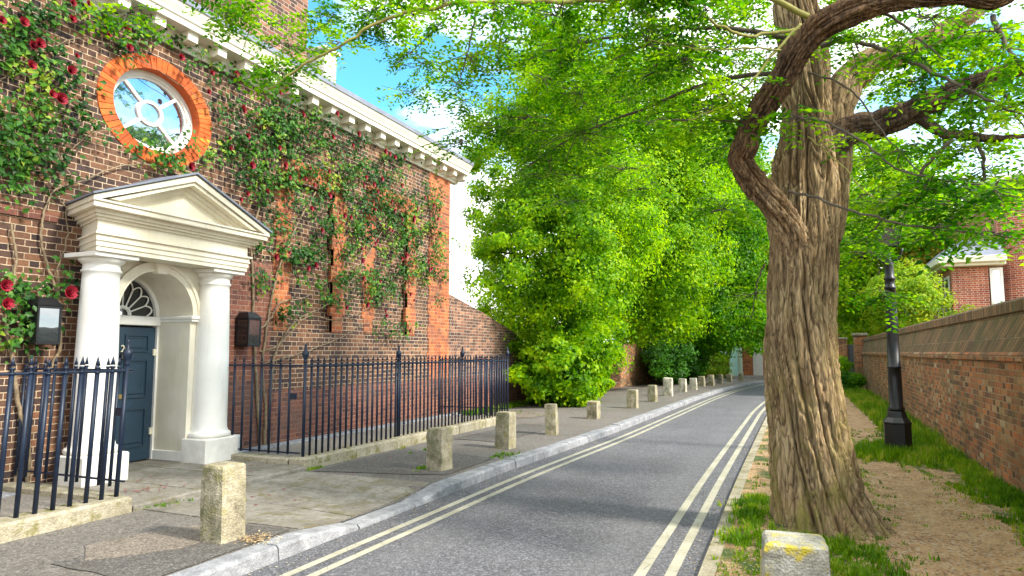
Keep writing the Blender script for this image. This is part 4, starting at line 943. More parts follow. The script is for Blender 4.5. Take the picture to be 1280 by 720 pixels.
# ------------------------------------------------------------------ far houses at the bend
def wall_mat(nm, c): M[nm] = simple(nm, c, .8, var=.12, scale=3); return nm
def far_house(label, x0, x1, y, H, mat, doors, wins, roofz=1.4):
    t = thing('terraced_house', ((x0+x1)/2, y+3, 0), label, 'house', 'houses at the bend of the road')
    m = MB(); m.box(x0, x1, y, y+6, 0, H); m.build('wall', mat, t)
    m = MB(); m.add([(x0-.02, y-.2, H), (x1+.02, y-.2, H), (x1+.02, y+6.2, H), (x0-.02, y+6.2, H), (x0-.02, y+3, H+roofz), (x1+.02, y+3, H+roofz)], [(0, 1, 5, 4), (3, 4, 5, 2), (0, 4, 3), (1, 2, 5), (0, 3, 2, 1)]); m.build('roof', 'roof', t)
    for (a, b, h, c) in doors: m = MB(); m.box(a, b, y-.06, y-.001, .1, h, .01); m.box(a-.06, b+.06, y-.04, y-.002, h+.002, h+.08); m.build('door', c, t)
    for (a, b, z0, z1) in wins:
        m = MB(); m.box(a, b, y-.05, y-.002, z0, z0+.06); m.box(a, b, y-.05, y-.002, z1-.06, z1); m.box(a, a+.06, y-.05, y-.002, z0+.06, z1-.06); m.box(b-.06, b, y-.05, y-.002, z0+.06, z1-.06); m.box(a+.06, b-.06, y-.045, y-.002, (z0+z1)/2-.02, (z0+z1)/2+.02); m.box((a+b)/2-.02, (a+b)/2+.02, y-.046, y-.03, z0+.06, z1-.06)
        f_ = m.build('window', 'stucco', t); p_ = MB(); p_.box(a+.06, b-.06, y-.02, y-.015, z0+.06, z1-.06); p_.build('pane', 'glass', f_)
wall_mat('pale_green', (.36, .45, .33)); wall_mat('sage_paint', (.3, .5, .42)); wall_mat('maroon', (.16, .012, .02)); wall_mat('white_paint', (.5, .5, .48))
far_house('low pale green house with a sage coloured garage door, at the bend beyond the bollards', -7.0, -3.6, 46, 2.7, 'pale_green', [(-5.1, -4.75, 1.0, 'black'), (-4.35, -3.8, 2.3, 'sage_paint')], [])
far_house('orange brick house with white door and white upper window, at the road bend', -3.58, -1.9, 47, 5.6, 'brick_orange', [(-2.95, -2.35, 2.4, 'white_paint')], [(-2.9, -2.2, 3.3, 4.7)])
far_house('dark maroon fronted house partly behind the big trunk, at the road bend', -1.88, 4, 48, 5.8, 'maroon', [(-.6, .1, 2.3, 'black')], [(-1.2, -.5, 3.2, 4.6), (1, 1.8, 3.2, 4.6)])

# ------------------------------------------------------------------ big foreground tree
tree = thing('old_tree', (.1, 6.8, 0), 'big old tree with deeply furrowed trunk and arching limbs between road and path', 'tree')
tk = cr([(.10, 6.8, -.05), (.04, 6.8, .5), (.0, 6.8, 1.2), (-.02, 6.8, 1.9), (.04, 6.8, 2.6), (.10, 6.82, 3.2), (.13, 6.85, 3.8), (.11, 6.9, 4.5), (.05, 6.9, 5.2), (.02, 7.0, 6.2)], 420)
def flare(a, L, r):
    # a=0 points +X
    k = math.exp(-L/.42); lob = .45*max(0, math.cos(a+.15))**2*1.5+.25*max(0, math.cos(a-2.2))**6+.28*max(0, math.cos(a+1.4))**8+.2*max(0, math.cos(a+2.4))**8+.12
    k2 = math.exp(-L/.13)
    return r+.36*k*lob+.08*k2*(1+.5*math.sin(5*a))
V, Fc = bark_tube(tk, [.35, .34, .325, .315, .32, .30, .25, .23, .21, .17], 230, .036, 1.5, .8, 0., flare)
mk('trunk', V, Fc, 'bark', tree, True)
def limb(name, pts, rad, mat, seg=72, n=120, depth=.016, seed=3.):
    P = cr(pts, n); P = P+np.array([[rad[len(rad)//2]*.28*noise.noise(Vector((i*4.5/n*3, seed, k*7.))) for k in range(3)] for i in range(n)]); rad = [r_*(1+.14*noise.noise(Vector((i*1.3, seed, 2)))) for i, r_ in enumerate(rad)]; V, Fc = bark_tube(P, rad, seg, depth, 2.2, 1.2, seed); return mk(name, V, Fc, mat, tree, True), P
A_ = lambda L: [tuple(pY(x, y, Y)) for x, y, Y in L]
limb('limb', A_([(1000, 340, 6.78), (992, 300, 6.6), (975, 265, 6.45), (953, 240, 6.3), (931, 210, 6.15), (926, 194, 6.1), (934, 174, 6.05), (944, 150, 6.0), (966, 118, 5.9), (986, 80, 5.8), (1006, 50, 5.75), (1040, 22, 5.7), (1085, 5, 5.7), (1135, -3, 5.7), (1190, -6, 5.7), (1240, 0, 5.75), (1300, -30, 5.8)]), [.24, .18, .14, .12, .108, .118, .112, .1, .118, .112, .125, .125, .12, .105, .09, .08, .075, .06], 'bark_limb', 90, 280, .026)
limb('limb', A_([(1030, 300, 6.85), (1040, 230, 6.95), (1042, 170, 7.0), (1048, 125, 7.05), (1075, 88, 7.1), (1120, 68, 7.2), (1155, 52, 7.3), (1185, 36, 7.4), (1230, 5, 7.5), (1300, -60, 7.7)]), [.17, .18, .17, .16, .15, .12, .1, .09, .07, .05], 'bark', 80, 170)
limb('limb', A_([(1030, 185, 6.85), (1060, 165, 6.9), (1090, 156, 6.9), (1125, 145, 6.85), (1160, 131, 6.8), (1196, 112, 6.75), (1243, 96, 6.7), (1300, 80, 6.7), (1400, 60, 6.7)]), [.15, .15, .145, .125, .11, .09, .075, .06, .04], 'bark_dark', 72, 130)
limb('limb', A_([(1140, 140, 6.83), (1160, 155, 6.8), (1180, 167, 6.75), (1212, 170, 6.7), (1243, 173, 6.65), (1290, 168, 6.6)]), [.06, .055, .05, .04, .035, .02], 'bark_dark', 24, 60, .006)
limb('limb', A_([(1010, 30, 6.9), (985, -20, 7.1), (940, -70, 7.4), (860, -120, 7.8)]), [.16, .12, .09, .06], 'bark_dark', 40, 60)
# long thin branches: (pixels, radius, material)
BR = [
 ([(1026, 58, 6.2), (1062, 50, 6.1), (1120, 69, 5.9), (1178, 96, 5.7), (1232, 123, 5.5), (1290, 150, 5.3)], .022, 'twig'),
 ([(1090, 5, 5.9), (1140, 40, 5.8), (1181, 76, 5.7)], .014, 'twig'),
 ([(945, 152, 6.0), (900, 151, 6.0), (840, 150, 6.1), (800, 155, 6.2)], .016, 'twig'),
 ([(988, 148, 6.0), (1030, 152, 5.9), (1080, 178, 5.7), (1120, 210, 5.6), (1180, 225, 5.4), (1290, 238, 5.2)], .012, 'twig'),
 ([(985, 240, 6.3), (1020, 247, 6.1), (1060, 262, 5.9), (1130, 280, 5.7), (1200, 288, 5.5), (1290, 300, 5.3)], .013, 'twig'),
 ([(1002, 36, 6.3), (960, 42, 6.2), (925, 43, 6.0), (889, 25, 5.8), (860, 4, 5.7), (820, -30, 5.6)], .018, 'twig_green'),
 ([(1000, 30, 6.1), (965, 70, 6.0), (932, 110, 5.9), (903, 133, 5.8), (860, 150, 5.7)], .013, 'twig_green'),
 ([(1010, 20, 6.3), (930, -10, 6.0), (800, -4, 5.7), (700, 2, 5.5), (600, 2, 5.3), (530, 12, 5.2), (470, 30, 5.1), (425, 58, 5.0), (380, 80, 4.9), (335, 112, 4.8)], .028, 'twig_green'),
 ([(1000, 50, 6.6), (900, 35, 6.7), (800, 42, 6.9), (700, 60, 7.1), (620, 90, 7.3)], .026, 'twig'),
 ([(990, 90, 6.8), (900, 100, 7.1), (820, 130, 7.4), (720, 170, 7.8), (650, 215, 8.0)], .026, 'twig'),
 ([(1005, -20, 6.8), (850, -60, 6.6), (650, -70, 6.3), (480, -60, 6.0), (330, -40, 5.7), (230, -10, 5.4)], .035, 'twig'),
 ([(1000, 0, 6.9), (860, -20, 7.2), (740, -30, 7.6), (600, -20, 7.9), (500, 10, 8.0)], .03, 'twig'),
 ([(598, 0, 6.0), (588, 50, 6.05), (578, 90, 6.1), (570, 120, 6.1)], .012, 'twig'),
 ([(640, 0, 6.3), (625, 45, 6.3), (622, 90, 6.3)], .008, 'twig'),
 ([(560, 20, 6.2), (530, 50, 6.2), (490, 85, 6.2)], .009, 'twig'),
 ([(1220, 172, 6.66), (1230, 200, 6.6), (1228, 225, 6.6), (1200, 245, 6.5), (1160, 262, 6.4)], .018, 'twig'),
 ([(1190, 175, 6.7), (1160, 205, 6.7), (1140, 240, 6.7), (1120, 262, 6.6), (1085, 290, 6.5)], .018, 'twig'),
 ([(1250, 100, 6.7), (1262, 130, 6.6), (1290, 175, 6.5)], .014, 'twig'),
 ([(1000, 70, 6.1), (950, 60, 5.9), (880, 62, 5.8), (810, 50, 5.7)], .01, 'twig_green'), ([(1010, 90, 6.2), (1060, 110, 6), (1100, 160, 5.8), (1150, 215, 5.7), (1230, 260, 5.6)], .009, 'twig'), ([(940, 165, 6.0), (905, 120, 5.9), (860, 80, 5.9), (830, 60, 5.9)], .01, 'twig'),
 ([(955, 330, 7.4), (945, 360, 7.4), (940, 400, 7.4)], .01, 'twig'), ([(1010, 170, 6.2), (1045, 200, 6.1), (1090, 245, 6.0), (1160, 262, 5.9)], .007, 'twig_green'),
 ([(1240, 20, 5.8), (1255, 50, 5.7), (1275, 80, 5.6), (1310, 110, 5.6)], .02, 'twig'),
]
SP = []      # spray anchor list: (point, weight)
tb = {}
for pts, r_, mt in BR:
    P = cr(A_(pts), 10*len(pts)); P = P+np.array([[.018*noise.noise(Vector((i*.35, r_*90, k*5.))) for k in range(3)] for i in range(len(P))])
    V, Fc = tube(P, np.linspace(r_, r_*.35, len(P)), 8); mk('branch', V, Fc, mt, tree, True); SP.append((P, r_))
# sprays of pinnate leaves, in flat tiers
def box_pts(n, x0, x1, y0, y1, Y0_, Y1_):
    out = []
    for _ in range(n):
        out.append(pY(random.uniform(x0, x1), random.uniform(y0, y1), random.uniform(Y0_, Y1_)))
    return out
cent = []
def reg(n, x0, x1, y0, y1, Ya, Yb, r=.42):
    n = max(1, round(n*(.38 if x0 < 640 else (.36 if x0 < 1000 else .21))))
    cent.extend([(p, r) for p in box_pts(n, x0, x1, y0, y1, Ya, Yb)])
# upper left over the house and sky: sparse hanging sprays
reg(7, 335, 400, 30, 105, 4.6, 5.4, .17); reg(7, 390, 520, -10, 45, 5, 6.5, .28); reg(7, 220, 330, -20, 20, 4.6, 5.4, .28); reg(3, 150, 240, 0, 50, 4.4, 4.8, .16)
reg(8, 530, 640, 0, 100, 5.5, 8, .34); reg(8, 575, 640, 95, 205, 6, 8.5, .32); reg(2, 500, 570, 75, 130, 6, 7, .2); reg(10, 430, 560, -30, 30, 5.5, 7.5, .4)
# canopy above the road
reg(46, 620, 980, -40, 60, 5.5, 9.5, .5); reg(46, 640, 960, 50, 150, 6.5, 9.8, .5); reg(26, 600, 920, 140, 220, 7.2, 10, .46); reg(8, 700, 940, 210, 270, 8, 10, .4)
# right side
reg(34, 1050, 1290, -30, 60, 6.6, 9.5, .4); reg(24, 1090, 1290, 60, 150, 7.3, 9.5, .32); reg(22, 1100, 1290, 170, 250, 7.0, 9.5, .34); reg(16, 1060, 1180, 240, 300, 6.2, 8.5, .28); reg(9, 1180, 1300, 235, 275, 5.5, 7, .25); reg(5, 1080, 1160, 320, 380, 7, 8, .25); cent.extend([(p, .26) for p in box_pts(6, 1072, 1118, 240, 318, 8.5, 11)])
reg(3, 1035, 1060, 150, 175, 6, 6.3, .12)
for P, r_ in SP:      # along every thin branch
    for k in range(6, len(P), 9 if r_ > .02 else 12): 
        if P[k][0] < -3.3 and k % 2: continue
        if -.6 < P[k][0] < .75 and random.random() < .85: continue
        cent.append((P[k]+rng.normal(size=3)*.06, .17 if P[k][0] > -3.3 else .12))
# a roof of foliage over the frame keeps the tree a tree from elsewhere
for _ in range(36):
    a = random.uniform(0, 2*math.pi); rr = math.sqrt(random.random())*5.2; cent.append((np.array([.3+rr*math.cos(a)*.9, 7.6+rr*math.sin(a)*.75, 6.1+random.uniform(0, 1.3)-rr*.12]), .5))
Pl, Ul, Sl, Ll = [], [], [], []; tw = MB()
for (c, r_) in cent:
    c = np.asarray(c); ns = max(6, int(42*r_/.42))
    for q in range(ns):
        d_ = rng.normal(size=3); d_ /= np.linalg.norm(d_); d_[2] *= .25
        b0 = c+d_*r_*rng.uniform(.1, 1.05)+np.array([0, 0, .13*r_*rng.normal()])
        dirn = d_*.8+rng.normal(size=3)*.35; dirn[2] = dirn[2]*.3-.18; dirn = dirn/np.linalg.norm(dirn)
        Ls = rng.uniform(.18, .34); nl = int(Ls/.024); up_ = unit(np.array([[rng.normal()*.35, rng.normal()*.35, 1.]]))[0]; side = np.cross(dirn, up_); side /= np.linalg.norm(side)
        for k in range(nl):
            t = (k+1)/nl; p = b0+dirn*Ls*t+np.array([0, 0, -.06*t*t])
            s2 = side*(1 if k % 2 else -1); u_ = s2*.85+dirn*.55+rng.normal(size=3)*.18
            Pl.append(p); Ul.append(u_); Sl.append(dirn+rng.normal(size=3)*.25); Ll.append(rng.uniform(.05, .078))
        if q % 3 == 0: tw.tube([c+(b0-c)*.1, (c+b0)/2+rng.normal(size=3)*.02, b0, b0+dirn*Ls*.9], [.006, .005, .004, .002], 4)
Pl = np.array(Pl); Ll = np.array(Ll); print('near leaves', len(Pl))
leaves('crown', Pl, np.array(Ul), np.array(Sl), Ll, Ll*.5, 'leaf_near', tree)
tw.build('twigs', 'twig', tree)

# ------------------------------------------------------------------ other trees and shrubs
def crown_pts(c, rad, ncl, per, rc, flat=.6, shell=(.45, 1.0), zmin=None, dev=.25, seed=0.):
    c = np.array(c, float); rad = np.array(rad, float); D = rand_dirs(ncl)
    rr = rng.uniform(0, 1, ncl)**.6*(shell[1]-shell[0])+shell[0]
    dv = np.array([1+dev*2*noise.noise(Vector(tuple(d*1.7))+Vector((seed, seed, 0))) for d in D])
    CC = c+D*rad*(rr*dv)[:, None]
    if zmin is not None: CC[:, 2] = np.maximum(CC[:, 2], zmin+rng.uniform(0, .5, ncl))
    P = np.repeat(CC, per, 0); o_ = rand_dirs(len(P))*(rng.uniform(.2, 1, len(P))**.5)[:, None]; cl_r = np.repeat(rng.uniform(.6, 1.4, ncl)*rc, per)
    P = P+o_*cl_r[:, None]*np.array([1, 1, flat])
    nf = len(P)//8; fi = rng.choice(len(P), nf, replace=False); Df = rand_dirs(nf); P[fi] = c+Df*rad*rng.uniform(.55, 1.03, nf)[:, None]
    if zmin is not None: P[fi, 2] = np.maximum(P[fi, 2], zmin+rng.uniform(-.1, .6, nf))
    outw = unit(P-c)
    nrm = unit(outw*.6+o_*.5+np.array([0, 0, .55])+rng.normal(size=P.shape)*.35)
    U = np.cross(nrm, rng.normal(size=P.shape)); U = unit(U)+np.array([0, 0, -.45]); S = np.cross(nrm, U)
    return CC, P, U, S
def big_tree(name, base, c, rad, ncl, per, rc, leafL, mat, label, trunk_r=.25, zmin=None, cat='tree', seed=0., group=None, flat=.7, wr=.72, dev=.25, shell=(.45, 1.0)):
    t = thing(name, (*base, 0), label, cat, group)
    CC, P, U, S = crown_pts(c, rad, ncl, per, rc, flat, shell, zmin, dev, seed)
    L = rng.uniform(.7, 1.25, len(P))*leafL
    leaves('crown' if cat == 'tree' else 'foliage', P, U, S, L, L*wr, mat, t)
    top = c[2]+rad[2]*.5
    tp = cr([(base[0], base[1], -.05), (base[0]+(c[0]-base[0])*.2, base[1]+(c[1]-base[1])*.2, c[2]*.4), (c[0], c[1], c[2]), (c[0]+.2, c[1], top)], 30)
    if cat == 'tree':
        V, Fc = tube(tp, [trunk_r*1.4, trunk_r, trunk_r*.7, trunk_r*.2], 14); mk('trunk', V, Fc, 'bark_far', t, True)
    m = MB(); sel = rng.choice(ncl, min(ncl, 34 if cat == 'tree' else 14), replace=False)
    for i in sel:
        e = CC[i]; zz1 = np.clip(e[2]-.35*np.linalg.norm(e[:2]-np.array(c[:2])), .4 if cat == 'tree' else .05, top)
        k = np.argmin(abs(tp[:, 2]-zz1)); s0 = tp[k]; mid = (s0+e)/2+np.array([0, 0, .12*np.linalg.norm(e-s0)])
        if cat != 'tree': s0 = np.array([base[0]+rng.normal()*.1, base[1]+rng.normal()*.1, 0])
        m.tube(cr([s0, mid, e], 7), [trunk_r*.3, trunk_r*.17, .012], 5)
    m.build('branches', 'bark_far', t); return t
big_tree('lime_tree', (-6.3, 19.5), (-6.5, 19.2, 6.0), (2.7, 2.7, 5.9), 480, 300, .5, .1, 'leaf_lime', 'bright green broad tree next to the sloping garden wall, with foliage down to the pavement', .24, zmin=1.1, seed=1.3, dev=.38)
big_tree('lime_tree', (-8.2, 27.8), (-5.7, 26.5, 7.2), (3.2, 3.6, 6.4), 460, 280, .72, .125, 'leaf_lime', 'light green tree overhanging the pavement bollards, behind the broad one', .25, seed=4.1, zmin=2.3)
big_tree('leafy_tree', (-7.9, 34), (-4.7, 33.5, 7.0), (3.5, 3.4, 7.0), 380, 250, .8, .15, 'leaf_lime2', 'deep green tree over a dark hedge, beyond the light green one', .3, seed=7.7, zmin=1.7)
big_tree('leafy_tree', (-1.5, 52), (-.5, 51, 9.5), (5.5, 4, 6.5), 200, 200, 1.0, .26, 'leaf_yellow', 'yellow-green tree far down the road, behind the big trunk', .3, seed=9.1, zmin=4.5)
big_tree('leafy_tree', (4.2, 42), (3.6, 40, 7.0), (3.4, 4, 6.0), 230, 220, .9, .2, 'leaf_bush', 'bright green tree behind the street lamp, past the garden gate', .3, seed=12.1, zmin=2.2)
big_tree('small_tree', (3.4, 27), (3.5, 28, 3.4), (1.15, 2.0, 1.5), 90, 220, .4, .1, 'leaf_yellow', 'yellow-green small tree peeping over the path wall beside the lamp', .12, seed=2.1, zmin=1.6)
big_tree('small_tree', (5.8, 38), (5.4, 37, 4.9), (1.7, 2.2, 2.2), 90, 160, .5, .13, 'leaf_gold', 'golden brown leaved tree between lamp and right-hand house', .12, seed=3.1, zmin=2)
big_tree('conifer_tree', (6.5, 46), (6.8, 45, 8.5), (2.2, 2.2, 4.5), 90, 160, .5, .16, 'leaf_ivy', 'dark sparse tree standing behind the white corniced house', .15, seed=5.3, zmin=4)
big_tree('garden_shrub', (6.0, 25), (5.6, 25, 2.55), (1.5, 1.0, .42), 40, 200, .25, .08, 'leaf_yellow', 'light green shrub showing above the wall coping in front of the brick house', .05, cat='shrub', seed=8.3)
big_tree('garden_shrub', (-9.2, 22), (-9.0, 21.5, 2.7), (1.1, 2.0, 1.3), 60, 220, .3, .08, 'leaf_yellow', 'yellow-green shrub showing above the sloping garden wall', .06, cat='shrub', seed=6.6)
big_tree('small_tree', (-4.3, 43), (-3.0, 42.5, 4.0), (2.3, 1.8, 2.3), 130, 200, .45, .12, 'leaf_lime', 'light green small tree hanging over the house fronts at the bend', .14, seed=14.2, zmin=1.9)
# leafy growth at the tree's foot
big_tree('bush', (-6.0, 18.6), (-6.2, 18.7, 1.15), (1.15, 1.9, 1.35), 170, 170, .28, .11, 'leaf_lime', 'broad-leaved bush spreading over the pavement at the foot of the bright tree', .05, cat='bush', seed=1.6, wr=.85, zmin=.15)
big_tree('bush', (-6.9, 22.6), (-6.7, 22.8, .5), (.7, 1.0, .5), 40, 120, .2, .1, 'leaf_bush', 'small light green bush against the faded wall past the bright tree', .04, cat='bush', seed=2.6, zmin=.15)
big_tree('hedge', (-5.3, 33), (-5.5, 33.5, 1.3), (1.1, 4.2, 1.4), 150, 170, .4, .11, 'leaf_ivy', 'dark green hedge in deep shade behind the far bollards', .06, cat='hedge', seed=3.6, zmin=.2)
big_tree('bush', (-4.4, 41.5), (-4.6, 41.5, .8), (.7, 1.2, .9), 40, 120, .3, .11, 'leaf_yellow', 'yellow-green bush at the end of the hedge before the pale green house', .04, cat='bush', seed=4.6, zmin=.15)
big_tree('garden_shrub', (1.75, 31), (1.8, 31, .42), (.5, 1.3, .4), 50, 140, .18, .07, 'leaf_lime2', 'rounded grey-green shrub at the far end of the path', .03, cat='shrub', seed=5.6, zmin=.1)
big_tree('garden_shrub', (1.2, 35), (1.3, 35, .9), (.8, 1.0, .6), 40, 140, .22, .08, 'leaf_bush', 'bright green shrub in front of the left gate pier at the path end', .03, cat='shrub', seed=5.9, zmin=.2)

# ------------------------------------------------------------------ climbing rose
rose = thing('climbing_rose', (-7.6, 8, .1), 'climbing rose with dark red blooms trained over the brick front of the house', 'climbing plant')
W_ = lambda x, y, d=.05: pX(x, y, XW+d)
ST = [([(12, 655), (20, 600), (30, 550), (22, 500), (16, 450), (8, 400), (20, 330), (14, 280)], .03), ([(28, 640), (36, 580), (33, 520), (40, 470), (30, 420), (20, 380)], .024),
      ([(60, 470), (75, 430), (72, 372), (64, 345), (53, 310), (52, 280), (66, 240), (105, 225), (150, 208), (200, 204)], .019), ([(73, 370), (72, 335), (84, 300), (82, 262), (72, 245)], .012), ([(72, 240), (40, 200), (20, 160), (60, 120), (110, 100)], .01),
      ([(325, 562), (322, 500), (318, 440), (317, 380), (315, 300), (330, 240), (345, 190)], .028), ([(330, 560), (332, 510), (328, 460), (335, 400), (350, 330), (372, 280), (395, 240)], .026), ([(336, 560), (338, 500), (345, 440), (372, 400), (410, 380), (440, 350), (470, 300)], .02),
      ([(318, 420), (340, 395), (352, 378), (380, 372), (415, 350), (450, 330)], .014), ([(325, 440), (350, 430), (385, 395), (420, 400), (470, 380), (520, 340)], .011), ([(328, 455), (380, 440), (430, 420), (455, 405), (490, 400)], .01),
      ([(345, 190), (370, 150), (400, 130), (430, 150), (470, 180), (500, 210)], .01), ([(410, 380), (405, 300), (398, 230), (390, 180), (400, 140)], .009), ([(0, 205), (60, 212), (110, 170), (150, 160)], .008), ([(95, 230), (70, 190), (50, 160), (30, 100)], .008),
      ([(470, 300), (500, 260), (520, 230), (548, 210)], .008), ([(372, 280), (330, 250), (300, 200), (270, 150)], .01), ([(440, 350), (455, 260), (480, 190)], .008), ([(0, 100), (60, 60), (120, 50), (200, 90), (260, 130)], .008)]
sm = MB()
for pts, r_ in ST:
    P = cr([W_(x, y, .05+.02*i/len(pts)) for i, (x, y) in enumerate(pts)], 8*len(pts)); P += np.array([[.02*noise.noise(Vector((i*.5, r_*700+k*9, 1.))) for k in range(3)] for i in range(len(P))]); P[:, 0] = np.maximum(P[:, 0], XW+.05)
    V, Fc = tube(P, np.linspace(r_, r_*.4, len(P)), 8); sm.add(V, Fc)
sm.build('stems', 'stem', rose, True)
BL = [(22, 40, 36, 50, 26), (70, 20, 60, 26, 16), (80, 95, 45, 34, 18), (45, 140, 40, 32, 13), (60, 160, 50, 10, 6), (150, 45, 40, 30, 14), (110, 150, 30, 22, 9), (205, 40, 45, 25, 9), (35, 190, 40, 30, 10), (20, 225, 25, 15, 4), (60, 205, 25, 18, 6),
      (225, 195, 35, 15, 9), (210, 175, 25, 18, 7), (265, 95, 50, 18, 13), (230, 60, 40, 15, 7), (310, 130, 45, 28, 24), (300, 185, 40, 25, 20), (345, 165, 45, 35, 30), (385, 150, 45, 28, 26), (330, 225, 30, 22, 14), (370, 220, 35, 25, 18), (415, 195, 45, 35, 34), (440, 235, 40, 35, 32),
      (480, 200, 35, 25, 22), (500, 250, 35, 30, 28), (470, 265, 40, 30, 28), (525, 285, 32, 35, 34), (535, 330, 22, 28, 18), (500, 315, 32, 28, 22), (470, 345, 35, 22, 18), (485, 370, 30, 16, 13), (440, 310, 28, 25, 16), (425, 350, 25, 14, 8), (370, 325, 28, 18, 14), (355, 290, 25, 18, 11), (372, 390, 22, 10, 6), (335, 350, 14, 14, 4), (420, 375, 25, 10, 7), (495, 410, 22, 9, 8), (400, 270, 30, 25, 13),
      (18, 365, 22, 22, 10), (22, 410, 20, 20, 9), (60, 360, 20, 12, 4), (395, 320, 22, 18, 7), (548, 300, 12, 30, 8), (545, 250, 14, 18, 5), (10, 150, 15, 60, 10)]
P_, U_, S_, L_ = [], [], [], []
for (cx_, cy_, rx, ry, nc) in BL:
    for _ in range(int(nc*(.75 if cx_ < 160 and cy_ < 180 else .95))+1):
        x = random.gauss(cx_, rx*.62); y = random.gauss(cy_, ry*.62); c = W_(x, y, random.uniform(.06, .24))
        qd = math.hypot((c[1]-OC[0])/.95, (c[2]-OC[1])/.8)
        if qd < 1 and random.random() > .12 and not (x > 170 and y > 165): continue
        ns = random.randint(10, 26); sz = random.uniform(.06, .15)
        for _k in range(ns):
            p = c+rng.normal(size=3)*np.array([.03, sz, sz*.8])*1.0; p[0] = max(p[0], XW+.03)
            nrm = unit((np.array([1., -.2, .55])+rng.normal(size=3)*.5)[None])[0]; u_ = np.cross(nrm, rng.normal(size=3)); u_ = u_/np.linalg.norm(u_)+np.array([.15, 0, -.5])
            P_.append(p); U_.append(u_); S_.append(np.cross(nrm, u_)); L_.append(rng.uniform(.05, .095))
L_ = np.array(L_); leaves('foliage', np.array(P_), np.array(U_), np.array(S_), L_, L_*.68, 'leaf_rose', rose); print('rose leaves', len(P_))
def bloom(c, r):
    m = MB()
    for lay, (n, rr, tilt) in enumerate(((4, .35, .25), (5, .65, .6), (7, 1.0, 1.05))):
        for k in range(n):
            a = 2*math.pi*k/n+lay*.6+random.uniform(-.2, .2); ax = np.array([.35, math.cos(a), math.sin(a)]); tn = np.array([0, -math.sin(a), math.cos(a)]); f_ = np.array([1., 0, .25])
            rad = ax*math.sin(tilt)+f_*math.cos(tilt); rad /= np.linalg.norm(rad); b0 = np.array(c); R_ = r*(.55+.45*rr)
            p1 = b0+rad*R_*.55+tn*R_*.42; p2 = b0+rad*R_*.55-tn*R_*.42; p3 = b0+rad*R_+tn*R_*.3+ax*R_*.15; p4 = b0+rad*R_-tn*R_*.3+ax*R_*.15; p5 = b0+rad*R_*.6-f_*R_*.12
            m.add([b0, p1, p3, p4, p2, p5+rad*R_*.3], [(0, 1, 5), (1, 2, 5), (2, 3, 5), (3, 4, 5), (4, 0, 5)])
    return m
RO = [(40, 57, 1), (28, 28, .9), (91, 87, .7), (74, 124, 1.2), (64, 118, .8), (48, 55, .9), (156, 35, .8), (110, 5, .7), (90, 4, .7), (294, 93, 1), (356, 113, 1), (349, 116, .8), (237, 209, 1), (313, 207, 1), (480, 190, 1), (492, 197, .9), (447, 168, .9), (355, 207, 1), (388, 261, 1), (393, 332, 1), (429, 270, 1), (437, 272, .9),
      (486, 287, .9), (516, 273, 1.1), (541, 257, 1), (546, 274, 1), (530, 247, .8), (476, 224, 1), (466, 231, .9), (456, 222, .9), (501, 232, 1), (520, 262, .8), (458, 381, 1), (432, 385, .8), (511, 414, 1), (506, 320, 1), (512, 368, .8), (384, 336, .8), (5, 357, 1.1), (85, 366, 1.3), (7, 380, 1), (474, 352, .8), (410, 215, .8), (225, 72, .8), (160, 60, .8), (95, 70, .6), (482, 395, .7), (440, 182, .7), (534, 328, .8), (300, 250, .7), (471, 240, .8), (549, 262, .8)]
for (cx_, cy_, rx, ry, nc) in BL:
    if nc > 12 and cx_ > 60: RO += [(random.gauss(cx_, rx*.5), random.gauss(cy_, ry*.5), random.uniform(.6, .95)) for _ in range(2)]
for (x, y, s_) in RO:
    c = W_(x, y, .25+.05*random.random()); b_ = bloom(c, .061*s_*random.uniform(.85, 1.15)); b_.build('rose_bloom', 'petal', rose)
fp = MB()
for _ in range(46):
    x, y = random.choice([(random.uniform(-7.0, -5.9), random.uniform(4.8, 7)), (random.uniform(-5.8, -4.6), random.uniform(4.9, 9.5)), (-6.4+random.gauss(0, .12), 5.2+random.gauss(0, .12))]); z = (.172 if x < -5.84 else pav_z(x, y)+.016); a = random.uniform(0, 6.28); r_ = .02
    fp.add([(x+r_*math.cos(a+k*1.57), y+r_*math.sin(a+k*1.57), z+(.004 if k % 2 else .0)) for k in range(4)], [(0, 1, 2, 3)])
tag(kind(fp.build('fallen_petals', 'petal'), 'stuff'), 'dark red rose petals scattered on the doorstep and paving', 'petals')

# ------------------------------------------------------------------ grass, weeds and litter
def grass(name, pts, hts, label, wdt=.006, mat='grass', tuft=9, lean=.5):
    n = len(pts); P = np.repeat(pts, tuft, 0); H_ = np.repeat(hts, tuft)*rng.uniform(.5, 1.2, n*tuft); P = P+np.concatenate([rng.normal(size=(n*tuft, 2))*.022, np.zeros((n*tuft, 1))], 1)
    a = rng.uniform(0, 2*math.pi, n*tuft); ln = rng.uniform(.1, 1, n*tuft)*lean; D = np.stack([np.cos(a)*ln, np.sin(a)*ln, np.ones_like(a)], 1); S = np.stack([-np.sin(a), np.cos(a), 0*a], 1)
    k = len(P); V = np.empty((k, 5, 3)); w_ = (wdt*rng.uniform(.7, 1.4, k))[:, None]; Hc = H_[:, None]
    V[:, 0] = P-S*w_; V[:, 1] = P+S*w_; mid = P+D*Hc*.55; V[:, 2] = mid+S*w_*.8; V[:, 3] = mid-S*w_*.8; tip = P+D*Hc; tip[:, :2] += D[:, :2]*Hc*.5; tip[:, 2] -= (ln*H_*.25); V[:, 4] = tip
    i = np.arange(k)[:, None]*5; T = np.concatenate([i+np.array([[0, 1, 2]]), i+np.array([[0, 2, 3]]), i+np.array([[3, 2, 4]])], 1).reshape(-1, 3)
    o = tri_mesh(name, V.reshape(-1, 3), T, mat); kind(o, 'stuff'); o['label'] = label; o['category'] = 'grass'; return o
gp, gh = [], []
